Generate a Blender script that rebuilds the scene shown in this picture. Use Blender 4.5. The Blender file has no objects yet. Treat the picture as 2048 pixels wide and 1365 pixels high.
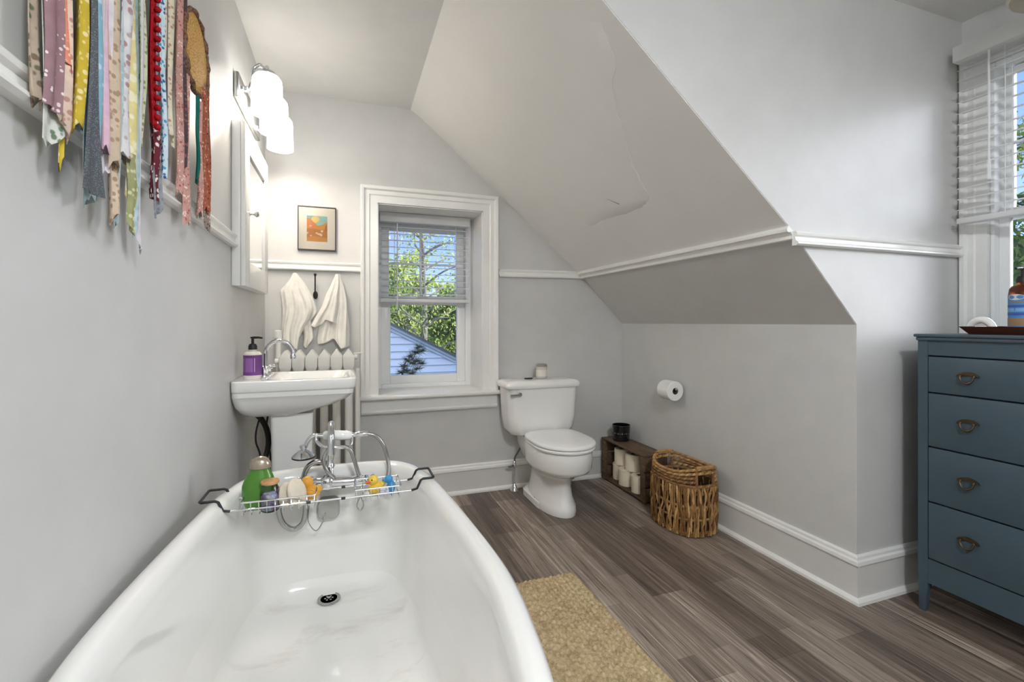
import bpy, bmesh, math, random
from mathutils import Vector, Matrix
R = math.radians
PI = math.pi
sc = bpy.context.scene
col = sc.collection
# ------------------------------------------------------------------ camera
F, CX, HY, CAMH = 945.0, 1024.0, 645.0, 1.15
TH = math.atan(334 / F)
S_, C_ = math.sin(TH), math.cos(TH)
cam_d = bpy.data.cameras.new('camera')
cam = bpy.data.objects.new('camera', cam_d)
col.objects.link(cam)
cam.location = (0, 0, CAMH)
cam.rotation_euler = (R(90), 0, -TH)
cam_d.sensor_width = 36.0
cam_d.lens = F / 2048 * 36.0
cam_d.shift_y = -37.5 / 2048
cam_d.clip_start = 0.02
cam_d.clip_end = 200
sc.camera = cam
# ------------------------------------------------------------------ exposure, sky, sun
sc.view_settings.view_transform = 'Standard'
sc.view_settings.look = 'None'
sc.view_settings.gamma = 1.0
sc.view_settings.exposure = 1.22
sc.view_settings.use_curve_mapping = False
sc.cycles.use_denoising = True
sc.cycles.max_bounces = 12
sc.cycles.diffuse_bounces = 6
sc.cycles.transparent_max_bounces = 16
sc.cycles.sample_clamp_indirect = 6.0
sc.cycles.caustics_reflective = False
sc.cycles.caustics_refractive = False
world = bpy.data.worlds.new('sky')
sc.world = world
world.use_nodes = True
wn = world.node_tree.nodes
wl = world.node_tree.links
sky = wn.new('ShaderNodeTexSky')
sky.sky_type = 'NISHITA'
sky.sun_disc = False
sky.sun_elevation = R(38)
sky.sun_rotation = R(120)
sky.air_density = 1.0
sky.dust_density = 0.6
tint = wn.new('ShaderNodeMix')
tint.data_type = 'RGBA'
tint.blend_type = 'MULTIPLY'
tint.inputs[0].default_value = 1.0
tint.inputs[7].default_value = (0.68, 0.78, 1.22, 1)
wl.new(sky.outputs[0], tint.inputs[6])
cloud_tc = wn.new('ShaderNodeTexCoord')
cloud = wn.new('ShaderNodeTexNoise')
cloud.inputs['Scale'].default_value = 5.0
cloud.inputs['Detail'].default_value = 6.0
wl.new(cloud_tc.outputs['Generated'], cloud.inputs['Vector'])
cr_ = wn.new('ShaderNodeValToRGB')
cr_.color_ramp.elements[0].position = 0.58
cr_.color_ramp.elements[1].position = 0.80
wl.new(cloud.outputs['Fac'], cr_.inputs[0])
cmix = wn.new('ShaderNodeMix')
cmix.data_type = 'RGBA'
cmix.inputs[7].default_value = (2.3, 2.4, 2.5, 1)
wl.new(cr_.outputs[0], cmix.inputs[0])
wl.new(tint.outputs[2], cmix.inputs[6])
wl.new(cmix.outputs[2], wn['Background'].inputs[0])
wn['Background'].inputs[1].default_value = 0.092
SKY_SUN_DIR = Vector((0.80, -0.55, 0.30))      # towards the bright part of the sky
sun_d = bpy.data.lights.new('sun', 'SUN')
sun_d.energy = 0.9
sun_d.angle = R(50)
sun_d.color = (0.98, 0.99, 1.0)
sun = bpy.data.objects.new('sun', sun_d)
col.objects.link(sun)
sun.rotation_euler = (-SKY_SUN_DIR).to_track_quat('-Z', 'Y').to_euler()
sun2_d = bpy.data.lights.new('sky_glow', 'SUN')    # bright open sky in front of the dormer window
sun2_d.energy = 2.0
sun2_d.angle = R(45)
sun2_d.color = (0.96, 0.985, 1.0)
sun2 = bpy.data.objects.new('sky_glow', sun2_d)
col.objects.link(sun2)
sun2.rotation_euler = (-Vector((1.0, -0.12, 0.28))).to_track_quat('-Z', 'Y').to_euler()
SHADE_STRENGTH = 2.8        # vanity lamp shades
FILL_STRENGTH = 88.0         # unseen fill lamp added to brighten the room from the front half

# ------------------------------------------------------------------ helpers
rnd = random.Random(7)


def P(u, v, X=None, Y=None, Z=None):
    """point of the room seen at a pixel of the 2048 x 1365 photograph, on a plane X, Y or Z"""
    r = (u - CX) / F
    d = (HY - v) / F
    rx = S_ + C_ * r
    ry = C_ - S_ * r
    t = X / rx if X is not None else (Y / ry if Y is not None else (Z - CAMH) / d)
    return Vector((rx * t, ry * t, CAMH + d * t))


OFF = {}


class MB:
    def __init__(self):
        self.v = []
        self.f = []
        self.m = []

    def add(self, vs, fs, mi=0):
        b = len(self.v)
        self.v += [tuple(p) for p in vs]
        self.f += [tuple(i + b for i in f) for f in fs]
        self.m += [mi] * len(fs)
        return self

    def box(self, x0, y0, z0, x1, y1, z1, bev=0.0, mi=0, seg=2):
        if bev <= 0:
            vs = [(x, y, z) for x in (x0, x1) for y in (y0, y1) for z in (z0, z1)]
            fs = [(0, 1, 3, 2), (4, 6, 7, 5), (0, 4, 5, 1), (2, 3, 7, 6), (0, 2, 6, 4), (1, 5, 7, 3)]
            return self.add(vs, fs, mi)
        bm = bmesh.new()
        bmesh.ops.create_cube(bm, size=1)
        for v in bm.verts:
            v.co = Vector(((x0 + x1) / 2 + v.co.x * (x1 - x0), (y0 + y1) / 2 + v.co.y * (y1 - y0), (z0 + z1) / 2 + v.co.z * (z1 - z0)))
        bmesh.ops.bevel(bm, geom=bm.edges[:], offset=bev, segments=seg, profile=0.5, affect='EDGES', clamp_overlap=True)
        return self.bm(bm, mi)

    def bm(self, bm, mi=0):
        bm.verts.index_update()
        vs = [v.co.copy() for v in bm.verts]
        fs = [[v.index for v in f.verts] for f in bm.faces]
        bm.free()
        return self.add(vs, fs, mi)

    def loft(self, rings, closed=True, caps=(True, True), mi=0):
        n = len(rings[0])
        vs = [p for r in rings for p in r]
        fs = []
        m = n if closed else n - 1
        for k in range(len(rings) - 1):
            for i in range(m):
                j = (i + 1) % n
                fs.append((k * n + i, k * n + j, (k + 1) * n + j, (k + 1) * n + i))
        if caps[0]:
            fs.append(tuple(range(n - 1, -1, -1)))
        if caps[1]:
            b = (len(rings) - 1) * n
            fs.append(tuple(range(b, b + n)))
        return self.add(vs, fs, mi)

    def tube(self, pts, r, n=10, closed=False, mi=0, caps=True):
        pts = [Vector(p) for p in pts]
        k = len(pts)
        rad = r if isinstance(r, (list, tuple)) else [r] * k
        rings = []
        up = None
        for i, p in enumerate(pts):
            a = pts[(i - 1) % k] if (closed or i > 0) else p
            b = pts[(i + 1) % k] if (closed or i < k - 1) else p
            t = (b - a)
            if t.length < 1e-9:
                t = Vector((0, 0, 1))
            t.normalize()
            if up is None:
                up = t.orthogonal().normalized()
            up = up - t * up.dot(t)
            if up.length < 1e-6:
                up = t.orthogonal()
            up.normalize()
            s = t.cross(up)
            rings.append([p + (up * math.cos(2 * PI * q / n) + s * math.sin(2 * PI * q / n)) * rad[i] for q in range(n)])
        if closed:
            rings.append(rings[0])
            return self.loft(rings, True, (False, False), mi)
        return self.loft(rings, True, (caps, caps), mi)

    def lathe(self, prof, c=(0, 0, 0), axis='z', n=28, mi=0, sx=1.0, sy=1.0, caps=(True, True)):
        rings = []
        c = Vector(c)
        for r, h in prof:
            ring = []
            for q in range(n):
                a = 2 * PI * q / n
                x, y = r * math.cos(a) * sx, r * math.sin(a) * sy
                if axis == 'z':
                    p = Vector((x, y, h))
                elif axis == 'x':
                    p = Vector((h, x, y))
                else:
                    p = Vector((y, h, x))
                ring.append(c + p)
            rings.append(ring)
        return self.loft(rings, True, caps, mi)

    def prism(self, poly, axis, a0, a1, mi=0):
        def pt(p, a):
            return (a, p[0], p[1]) if axis == 'x' else ((p[0], a, p[1]) if axis == 'y' else (p[0], p[1], a))
        n = len(poly)
        vs = [pt(p, a0) for p in poly] + [pt(p, a1) for p in poly]
        fs = [tuple(range(n)), tuple(range(2 * n - 1, n - 1, -1))]
        fs += [(i, i + n, (i + 1) % n + n, (i + 1) % n) for i in range(n)]
        return self.add(vs, fs, mi)

    def sweep(self, prof, p0, p1, nrm, up, mi=0, seg=1, mit0=0.0, mit1=0.0):
        """profile of (out, height) pairs carried from p0 to p1; mit = mitre slope per unit of 'out'"""
        p0, p1, nrm, up = Vector(p0), Vector(p1), Vector(nrm).normalized(), Vector(up).normalized()
        d = (p1 - p0).normalized()
        r0 = [p0 + nrm * a + up * b + d * (a * mit0) for a, b in prof]
        r1 = [p1 + nrm * a + up * b + d * (a * mit1) for a, b in prof]
        return self.loft([r0, r1], True, (True, True), mi)

    def sphere(self, c, rx, ry=None, rz=None, n=16, m=10, mi=0, rot=None):
        ry = rx if ry is None else ry
        rz = rx if rz is None else rz
        c = Vector(c)
        rings = []
        for k in range(m + 1):
            th = PI * k / m
            s = max(math.sin(th), 0.01)
            ring = []
            for q in range(n):
                p = Vector((rx * s * math.cos(2 * PI * q / n), ry * s * math.sin(2 * PI * q / n), -rz * math.cos(th)))
                if rot is not None:
                    p = rot @ p
                ring.append(c + p)
            rings.append(ring)
        return self.loft(rings, True, (True, True), mi)

    def build(self, name, mats, parent=None, angle=38, smooth=True, local=False):
        me = bpy.data.meshes.new(name)
        off = Vector((0, 0, 0))
        if parent is not None and not local:
            off = OFF.get(parent.name, Vector((0, 0, 0)))
        me.from_pydata([tuple(Vector(p) - off) for p in self.v], [], self.f)
        if not isinstance(mats, (list, tuple)):
            mats = [mats]
        for m in mats:
            me.materials.append(m)
        me.polygons.foreach_set('material_index', self.m)
        bm = bmesh.new()
        bm.from_mesh(me)
        bmesh.ops.recalc_face_normals(bm, faces=bm.faces[:])
        bm.to_mesh(me)
        bm.free()
        if smooth:
            me.shade_smooth()
            me.set_sharp_from_angle(angle=R(angle))
        me.update()
        o = bpy.data.objects.new(name, me)
        col.objects.link(o)
        if parent is not None:
            o.parent = parent
            OFF[o.name] = off
        return o


def thing(name, label, cat, loc=(0, 0, 0), group=None):
    o = bpy.data.objects.new(name, None)
    o.empty_display_size = 0.05
    col.objects.link(o)
    o.location = loc
    o['label'] = label
    o['category'] = cat
    if group:
        o['group'] = group
    OFF[o.name] = Vector(loc)
    return o


def tag(o, label, cat, group=None, kind=None):
    o['label'] = label
    o['category'] = cat
    if group:
        o['group'] = group
    if kind:
        o['kind'] = kind
    return o


def struct(name, mb, mats, parent=None, angle=30):
    o = mb.build(name, mats, parent, angle)
    if parent is None:
        o['kind'] = 'structure'
    return o


def copy_thing(root, loc, label, rotz=0.0):
    r = root.copy()
    col.objects.link(r)
    r.location = loc
    r.rotation_euler = (0, 0, rotz)
    r['label'] = label
    for ch in list(root.children):
        c = ch.copy()
        col.objects.link(c)
        c.parent = r
    return r


def spline(pts, n=8, closed=False):
    pts = [Vector(p) for p in pts]
    k = len(pts)
    out = []
    rng = k if closed else k - 1
    for i in range(rng):
        p0 = pts[(i - 1) % k] if (closed or i > 0) else pts[0] * 2 - pts[1]
        p1, p2 = pts[i], pts[(i + 1) % k]
        p3 = pts[(i + 2) % k] if (closed or i < k - 2) else pts[-1] * 2 - pts[-2]
        for j in range(n):
            t = j / n
            out.append(0.5 * (2 * p1 + (p2 - p0) * t + (2 * p0 - 5 * p1 + 4 * p2 - p3) * t * t + (3 * p1 - p0 - 3 * p2 + p3) * t ** 3))
    if not closed:
        out.append(pts[-1])
    return out


def interp(tab, x):
    if x <= tab[0][0]:
        return tab[0][1]
    for (a, b), (c, d) in zip(tab, tab[1:]):
        if x <= c:
            return b + (d - b) * (x - a) / (c - a)
    return tab[-1][1]


def rrect(cx, cy, hx, hy, r, z, n=6):
    r = min(r, hx * 0.999, hy * 0.999)
    out = []
    for qx, qy, a0 in ((1, 1, 0), (-1, 1, 90), (-1, -1, 180), (1, -1, 270)):
        for k in range(n + 1):
            a = R(a0 + 90 * k / n)
            out.append(Vector((cx + qx * (hx - r) + r * math.cos(a), cy + qy * (hy - r) + r * math.sin(a), z)))
    return out


# ------------------------------------------------------------------ materials
def mat(name, rgb, rough=0.5, metal=0.0, spec=0.5, coat=0.0, trans=0.0, ior=1.45, emit=None, estr=0.0, alpha=1.0, sss=0.0):
    m = bpy.data.materials.new(name)
    m.use_nodes = True
    b = m.node_tree.nodes['Principled BSDF']
    b.inputs['Base Color'].default_value = (*rgb, 1)
    b.inputs['Roughness'].default_value = rough
    b.inputs['Metallic'].default_value = metal
    b.inputs['Specular IOR Level'].default_value = spec
    b.inputs['Coat Weight'].default_value = coat
    b.inputs['Transmission Weight'].default_value = trans
    b.inputs['IOR'].default_value = ior
    b.inputs['Alpha'].default_value = alpha
    if emit:
        b.inputs['Emission Color'].default_value = (*emit, 1)
        b.inputs['Emission Strength'].default_value = estr
    return m


def srgb(r, g, b):
    def f(c):
        c /= 255
        return c / 12.92 if c <= 0.04045 else ((c + 0.055) / 1.055) ** 2.4
    return (f(r), f(g), f(b))


class NT:
    """small helper for node trees"""

    def __init__(self, m):
        self.m = m
        self.n = m.node_tree.nodes
        self.l = m.node_tree.links
        self.b = self.n['Principled BSDF']

    def node(self, t, **kw):
        nd = self.n.new(t)
        for k, v in kw.items():
            if k.startswith('i_'):
                nd.inputs[k[2:].replace('_', ' ')].default_value = v
            else:
                setattr(nd, k, v)
        return nd

    def coord(self, scale=(1, 1, 1), rot=(0, 0, 0), kind='Object', loc=(0, 0, 0)):
        tc = self.node('ShaderNodeTexCoord')
        mp = self.node('ShaderNodeMapping')
        mp.inputs['Scale'].default_value = scale
        mp.inputs['Rotation'].default_value = rot
        mp.inputs['Location'].default_value = loc
        self.l.new(tc.outputs[kind], mp.inputs[0])
        return mp.outputs[0]

    def noise(self, vec, scale=5, detail=3, rough=0.5, dist=0.0):
        nd = self.node('ShaderNodeTexNoise')
        nd.inputs['Scale'].default_value = scale
        nd.inputs['Detail'].default_value = detail
        nd.inputs['Roughness'].default_value = rough
        nd.inputs['Distortion'].default_value = dist
        self.l.new(vec, nd.inputs['Vector'])
        return nd.outputs['Fac']

    def ramp(self, fac, stops):
        nd = self.node('ShaderNodeValToRGB')
        el = nd.color_ramp.elements
        while len(el) < len(stops):
            el.new(0.5)
        for e, (p, c) in zip(el, stops):
            e.position = p
            e.color = (*c, 1) if len(c) == 3 else c
        self.l.new(fac, nd.inputs[0])
        return nd.outputs[0]

    def mix(self, fac, a, b, blend='MIX'):
        nd = self.node('ShaderNodeMix', data_type='RGBA', blend_type=blend)
        for sock, val in ((nd.inputs[0], fac), (nd.inputs[6], a), (nd.inputs[7], b)):
            if isinstance(val, (int, float)):
                sock.default_value = val
            elif isinstance(val, tuple):
                sock.default_value = (*val, 1) if len(val) == 3 else val
            else:
                self.l.new(val, sock)
        return nd.outputs[2]

    def bump(self, h, strength=0.3, dist=0.01):
        nd = self.node('ShaderNodeBump')
        nd.inputs['Strength'].default_value = strength
        nd.inputs['Distance'].default_value = dist
        self.l.new(h, nd.inputs['Height'])
        self.l.new(nd.outputs[0], self.b.inputs['Normal'])

    def color(self, c):
        self.l.new(c, self.b.inputs['Base Color'])

    def rough(self, c):
        self.l.new(c, self.b.inputs['Roughness'])


def paint(name, rgb, rough=0.45, bump=0.08, scale=6.0, var=0.03):
    m = mat(name, rgb, rough)
    t = NT(m)
    v = t.coord()
    n = t.noise(v, scale, 4, 0.6)
    lo = tuple(c * (1 - var) for c in rgb)
    hi = tuple(min(1, c * (1 + var)) for c in rgb)
    t.color(t.ramp(n, [(0.3, lo), (0.7, hi)]))
    t.bump(t.noise(v, scale * 14, 3, 0.6), bump, 0.004)
    return m


WALL = paint('wall_paint_grey', srgb(206, 205, 203), 0.42, 0.05)
CEIL = paint('ceiling_paint', srgb(222, 221, 219), 0.6, 0.06)
TRIM = paint('trim_paint_white', srgb(236, 235, 232), 0.28, 0.03, 4)
BASEP = paint('baseboard_paint_grey', srgb(218, 216, 213), 0.35, 0.04)
VINYL = paint('window_vinyl_white', srgb(240, 241, 241), 0.3, 0.02, 4, 0.01)
BLIND = paint('blind_white', srgb(244, 244, 243), 0.35, 0.02, 4, 0.01)
_n, _l = BLIND.node_tree.nodes, BLIND.node_tree.links
_t = _n.new('ShaderNodeBsdfTranslucent')
_t.inputs[0].default_value = (0.9, 0.9, 0.9, 1)
_m = _n.new('ShaderNodeMixShader')
_m.inputs[0].default_value = 0.35
_l.new(_n['Principled BSDF'].outputs[0], _m.inputs[1])
_l.new(_t.outputs[0], _m.inputs[2])
_l.new(_m.outputs[0], _n['Material Output'].inputs[0])
CERAMIC = mat('ceramic_white', srgb(243, 242, 239), 0.08, coat=0.6)
SEATW = mat('seat_plastic_white', srgb(242, 242, 240), 0.22)
CHROME = mat('chrome', (0.70, 0.71, 0.72), 0.06, 1.0)
STEEL = mat('satin_steel', (0.42, 0.42, 0.41), 0.25, 1.0)
BRAID = mat('braided_steel', (0.20, 0.20, 0.20), 0.35, 1.0)
BLACKM = mat('black_rubber', (0.012, 0.012, 0.012), 0.45)
BLACKIRON = mat('black_iron', (0.02, 0.018, 0.016), 0.5, 0.3)
RADW = paint('radiator_enamel', srgb(232, 230, 224), 0.35, 0.1, 20)


def plaster_mat():
    """sloping ceiling: old plaster with lifted torn paper edges"""
    rgb = srgb(238, 236, 233)
    m = mat('sloped_ceiling_plaster', rgb, 0.55)
    t = NT(m)
    v = t.coord()
    t.bump(t.noise(v, 3.0, 5, 0.6), 0.35, 0.006)
    t.color(t.ramp(t.noise(v, 3, 4, 0.6), [(0.3, tuple(c * 0.97 for c in rgb)), (0.7, rgb)]))
    return m


SLOPEC = plaster_mat()


def floor_mat():
    m = mat('wood_plank_floor', (0.1, 0.09, 0.08), 0.38)
    t = NT(m)
    v = t.coord(rot=(0, 0, R(90)))

    def brick(w, h, off, sq, c1, c2):
        b = t.node('ShaderNodeTexBrick')
        b.offset = off
        b.offset_frequency = 2
        b.squash = 1.0
        b.inputs['Scale'].default_value = 1.0
        b.inputs['Brick Width'].default_value = w
        b.inputs['Row Height'].default_value = h
        b.inputs['Mortar Size'].default_value = sq
        b.inputs['Mortar Smooth'].default_value = 0.2
        b.inputs['Color1'].default_value = (*c1, 1)
        b.inputs['Color2'].default_value = (*c2, 1)
        b.inputs['Mortar'].default_value = (0.02, 0.017, 0.015, 1)
        t.l.new(v, b.inputs['Vector'])
        return b
    b1 = brick(1.22, 0.152, 0.37, 0.0005, srgb(166, 155, 146), srgb(106, 94, 86))
    b2 = brick(0.93, 0.076, 0.43, 0.0, (1.22, 1.2, 1.18), (0.62, 0.59, 0.57))
    g = t.coord(scale=(26, 0.8, 1))
    n1 = t.noise(g, 1.6, 7, 0.68, 1.6)
    g2 = t.coord(scale=(75, 1.6, 1))
    n2 = t.noise(g2, 1.4, 5, 0.65, 1.2)
    c = t.mix(0.9, b1.outputs['Color'], b2.outputs['Color'], 'MULTIPLY')
    c = t.mix(0.95, c, t.ramp(n1, [(0.34, (0.40, 0.36, 0.33)), (0.46, (0.85, 0.82, 0.79)), (0.55, (1.05, 1.03, 1.0)), (0.66, (1.75, 1.74, 1.72))]), 'MULTIPLY')
    c = t.mix(0.8, c, t.ramp(n2, [(0.36, (0.34, 0.31, 0.29)), (0.46, (0.95, 0.94, 0.93)), (0.56, (1.05, 1.05, 1.05)), (0.66, (1.55, 1.55, 1.56))]), 'MULTIPLY')
    t.color(c)
    t.rough(t.ramp(n1, [(0.2, (0.34,) * 3), (0.8, (0.5,) * 3)]))
    h = t.mix(0.35, n2, b1.outputs['Fac'], 'SUBTRACT')
    t.bump(h, 0.18, 0.003)
    return m


FLOORM = floor_mat()


def tub_mat():
    m = mat('tub_enamel', srgb(234, 233, 230), 0.1, coat=0.5)
    t = NT(m)
    tc = t.node('ShaderNodeTexCoord')
    sep = t.node('ShaderNodeSeparateXYZ')
    t.l.new(tc.outputs['Object'], sep.inputs[0])
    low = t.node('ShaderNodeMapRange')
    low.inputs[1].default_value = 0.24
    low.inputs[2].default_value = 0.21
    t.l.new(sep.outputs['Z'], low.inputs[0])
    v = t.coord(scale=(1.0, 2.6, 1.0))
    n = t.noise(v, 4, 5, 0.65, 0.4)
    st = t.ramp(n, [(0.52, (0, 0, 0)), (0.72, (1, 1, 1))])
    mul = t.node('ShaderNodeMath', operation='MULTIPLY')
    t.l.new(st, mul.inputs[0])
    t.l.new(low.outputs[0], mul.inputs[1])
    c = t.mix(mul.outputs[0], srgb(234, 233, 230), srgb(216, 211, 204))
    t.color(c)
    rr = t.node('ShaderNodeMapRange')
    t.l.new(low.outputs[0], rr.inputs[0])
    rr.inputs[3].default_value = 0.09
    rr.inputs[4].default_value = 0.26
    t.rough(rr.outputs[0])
    return m


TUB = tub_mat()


def wood(name, c1, c2, rough=0.5, scale=(3, 30, 30)):
    m = mat(name, c1, rough)
    t = NT(m)
    v = t.coord(scale=scale)
    n = t.noise(v, 2.0, 5, 0.65, 0.8)
    t.color(t.ramp(n, [(0.3, c2), (0.7, c1)]))
    t.bump(n, 0.25, 0.003)
    return m


CRATEW = wood('crate_wood', srgb(122, 98, 74), srgb(70, 54, 41), 0.6, (30, 3, 30))
TRAYW = wood('tray_walnut', srgb(92, 48, 30), srgb(60, 30, 20), 0.35, (30, 3, 30))
CORKW = wood('bamboo_lid', srgb(205, 160, 112), srgb(180, 132, 88), 0.5, (30, 30, 10))
DRESSER = paint('dresser_blue_paint', srgb(66, 83, 93), 0.38, 0.05, 18, 0.04)
DRESSIN = mat('dresser_gap', srgb(22, 28, 34), 0.7)
BRASS = mat('antique_brass', (0.12, 0.085, 0.055), 0.36, 0.9)


def glass_mat(name, tint=(1, 1, 1), gloss=0.06):
    m = bpy.data.materials.new(name)
    m.use_nodes = True
    n, l = m.node_tree.nodes, m.node_tree.links
    n.remove(n['Principled BSDF'])
    tr = n.new('ShaderNodeBsdfTransparent')
    tr.inputs[0].default_value = (*tint, 1)
    gl = n.new('ShaderNodeBsdfGlossy')
    gl.inputs['Roughness'].default_value = 0.03
    fr = n.new('ShaderNodeFresnel')
    fr.inputs[0].default_value = 1.45
    mx = n.new('ShaderNodeMixShader')
    l.new(fr.outputs[0], mx.inputs[0])
    l.new(tr.outputs[0], mx.inputs[1])
    l.new(gl.outputs[0], mx.inputs[2])
    l.new(mx.outputs[0], n['Material Output'].inputs[0])
    return m


PANE = glass_mat('window_glass')
JARGLASS = glass_mat('jar_glass', (0.94, 0.96, 0.96))
MIRROR = mat('mirror', (0.88, 0.89, 0.89), 0.02, 1.0)
SHADEG = mat('opal_glass_lit', srgb(250, 246, 238), 0.3, emit=(1.0, 0.97, 0.92), estr=SHADE_STRENGTH)

# ------------------------------------------------------------------ room dimensions
XL, YB, XK, YC, XR, ZC, YF = -0.445, 3.11, 1.985, 1.362, 2.68, 2.53, -1.7
SLOPE = [(0.40, ZC), (0.47, 2.485), (1.62, 1.512), (XK, 1.14)]       # ceiling edge, slope, kink at rail, knee wall


def slope_z(x):
    return interp(SLOPE, x)


struct('floor', MB().box(XL - 0.2, YF - 0.2, -0.12, XR + 0.3, YB + 0.5, 0.0), FLOORM)
struct('wall_left', MB().box(XL - 0.15, YF - 0.2, 0, XL, YB + 0.45, ZC + 0.1), WALL)
WX0, WX1, WZ0, WZ1 = 0.195, 0.885, 0.685, 1.905          # opening of the deep back window
wb = MB()
wb.box(XL, YB, 0, WX0, YB + 0.45, ZC + 0.1).box(WX1, YB, 0, XK + 0.2, YB + 0.45, ZC + 0.1)
wb.box(WX0, YB, 0, WX1, YB + 0.45, WZ0).box(WX0, YB, WZ1, WX1, YB + 0.45, ZC + 0.1)
struct('wall_back', wb, WALL)
struct('wall_knee', MB().box(XK, YC + 0.002, 0, XK + 0.12, YB + 0.0, 1.14), WALL)
# slope in two materials: plaster above the rail, wall paint below
sl = MB()
th = 0.10
up = SLOPE[:3]
sl.prism(up + [(x + 0.08, z + 0.08) for x, z in reversed(up)], 'y', YC + 0.002, YB + 0.02)
struct('ceiling_slope', sl, SLOPEC)
# lifted edge of an old plaster skim on the slope: raised along a ragged line, flush farther left
def on_slope(u, v, lift):
    r, d = (u - CX) / F, (HY - v) / F
    k = (1.512 - 2.485) / (1.62 - 0.47)
    ddx, ddz = S_ + C_ * r, d
    t_ = (2.485 - k * 0.47 - CAMH) / (ddz - k * ddx)
    n_ = Vector((k, 0, -1)).normalized()
    return Vector((ddx * t_, (C_ - S_ * r) * t_, CAMH + ddz * t_)) + n_ * lift


crack = [(120, 130), (150, 210), (185, 300), (200, 385), (180, 490), (200, 560), (215, 650), (240, 720), (265, 830), (300, 930), (345, 1030), (390, 1110), (380, 1150), (330, 1190), (260, 1215), (140, 1250), (60, 1290)]
crack = [(1160 + x / 2.845, y / 2.845) for x, y in crack]
fl = MB()
rows = []
cr_rnd = random.Random(4)
cpts = spline([Vector((u, v, 0)) for u, v in crack], 4)
for i, p in enumerate(cpts):
    f = i / (len(cpts) - 1)
    lift = 0.0028 * min(1, f * 5, (1 - f) * 3)
    ju, jv = cr_rnd.uniform(-2, 2), cr_rnd.uniform(-1.5, 1.5)
    u, v = p.x + ju, p.y + jv
    bend = max(0.0, (f - 0.70) / 0.30)
    du, dv = 110 - 30 * bend, 90 * bend
    rows.append([on_slope(u + 1.0, v + 0.5, -0.001), on_slope(u, v, lift), on_slope(u - du * 0.3, v - dv * 0.3, lift * 0.55), on_slope(u - du, v - dv, -0.0006)])
fl.loft(rows, False, (False, False))
fl.build('plaster_flap', SLOPEC, bpy.data.objects['ceiling_slope'], 50)
lo = SLOPE[2:]
struct('wall_slope', MB().prism(lo + [(XK + 0.12, 1.14), (1.70, 1.592)], 'y', YC + 0.002, YB + 0.02), WALL)
struct('wall_cheek', MB().prism([(x + 0.002, z + 0.002) for x, z in SLOPE] + [(XK + 0.002, 0), (XR + 0.1, 0), (XR + 0.1, ZC + 0.05), (0.404, ZC + 0.05)], 'y', YC, YC + 0.09), WALL)
ce = MB()
ce.box(XL - 0.1, YC, ZC, SLOPE[0][0] + 0.03, YB + 0.2, ZC + 0.1)
ce.box(XL - 0.1, YF - 0.2, ZC, XR + 0.1, YC + 0.001, ZC + 0.1)
struct('ceiling', ce, CEIL)
struct('wall_front', MB().box(XL, YF - 0.15, 0, XR + 0.1, YF, ZC), WALL)
# right wall with the dormer window opening
DY0, DY1, DZ0, DZ1 = 0.36, 1.262, 0.98, 2.29
wr = MB()
wr.box(XR, YF, 0, XR + 0.16, DY0, ZC).box(XR, DY1, 0, XR + 0.16, YC + 0.05, ZC)
wr.box(XR, DY0, 0, XR + 0.16, DY1, DZ0).box(XR, DY0, DZ1, XR + 0.16, DY1, ZC)
struct('wall_right', wr, WALL)

# ------------------------------------------------------------------ baseboards and rails
BH = 0.192
base_body = [(0, 0), (0.016, 0), (0.016, BH - 0.042), (0, BH - 0.042)]
base_cap = [(0, BH - 0.042), (0.019, BH - 0.042), (0.022, BH - 0.036), (0.020, BH - 0.022), (0.013, BH - 0.016), (0.012, BH - 0.006), (0.006, BH), (0, BH)]
base_shoe = [(0, 0), (0.032, 0), (0.031, 0.012), (0.024, 0.021), (0.016, 0.024), (0, 0.024)]


def baseboard(name, p0, p1, nrm, m0=0.0, m1=0.0):
    mb = MB()
    mb.sweep(base_body, p0, p1, nrm, (0, 0, 1), 1, mit0=m0, mit1=m1)
    mb.sweep(base_cap, p0, p1, nrm, (0, 0, 1), 0, mit0=m0, mit1=m1)
    mb.sweep(base_shoe, p0, p1, nrm, (0, 0, 1), 0, mit0=m0, mit1=m1)
    struct(name, mb, [TRIM, BASEP])


baseboard('baseboard_left', (XL, YF, 0), (XL, YB, 0), (1, 0, 0), 0, -1)
baseboard('baseboard_back', (XL, YB, 0), (XK, YB, 0), (0, -1, 0), 1, -1)
baseboard('baseboard_knee', (XK, YB, 0), (XK, YC, 0), (-1, 0, 0), 1, 1)
baseboard('baseboard_cheek', (XK, YC, 0), (XR, YC, 0), (0, -1, 0), -1, -1)

RAIL = [(0, 0), (0.018, 0), (0.026, 0.006), (0.026, 0.012), (0.016, 0.020), (0.013, 0.034), (0.020, 0.040), (0.022, 0.048), (0.016, 0.055), (0, 0.056)]
RZ = 1.462
tr = MB().sweep(RAIL, (XL, YF, RZ), (XL, 2.234, RZ), (1, 0, 0), (0, 0, 1))
struct('trim_1', tr, TRIM)
struct('trim_2', MB().sweep(RAIL, (XL, YB, RZ), (0.093, YB, RZ), (0, -1, 0), (0, 0, 1)), TRIM)
sx_hit = 1.655
struct('trim_3', MB().sweep(RAIL, (1.0, YB, RZ), (sx_hit, YB, RZ + 0.006), (0, -1, 0), (0, 0, 1)), TRIM)
# rail on the slope, its back against the plaster
sd = Vector((1.62 - 0.47, 0, 1.512 - 2.485)).normalized()
sn = Vector((sd.z, 0, -sd.x)).normalized()
if sn.x > 0:
    sn = -sn
base = Vector((1.625, 0, 1.508)) + sd * 0.035
struct('trim_4', MB().sweep(RAIL, (base.x, YB, base.z), (base.x, YC - 0.004, base.z), sn, -sd), TRIM)
struct('trim_5', MB().sweep(RAIL, (1.63, YC, 1.446), (XR, YC, 1.446), (0, -1, 0), (0, 0, 1)), TRIM)

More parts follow.
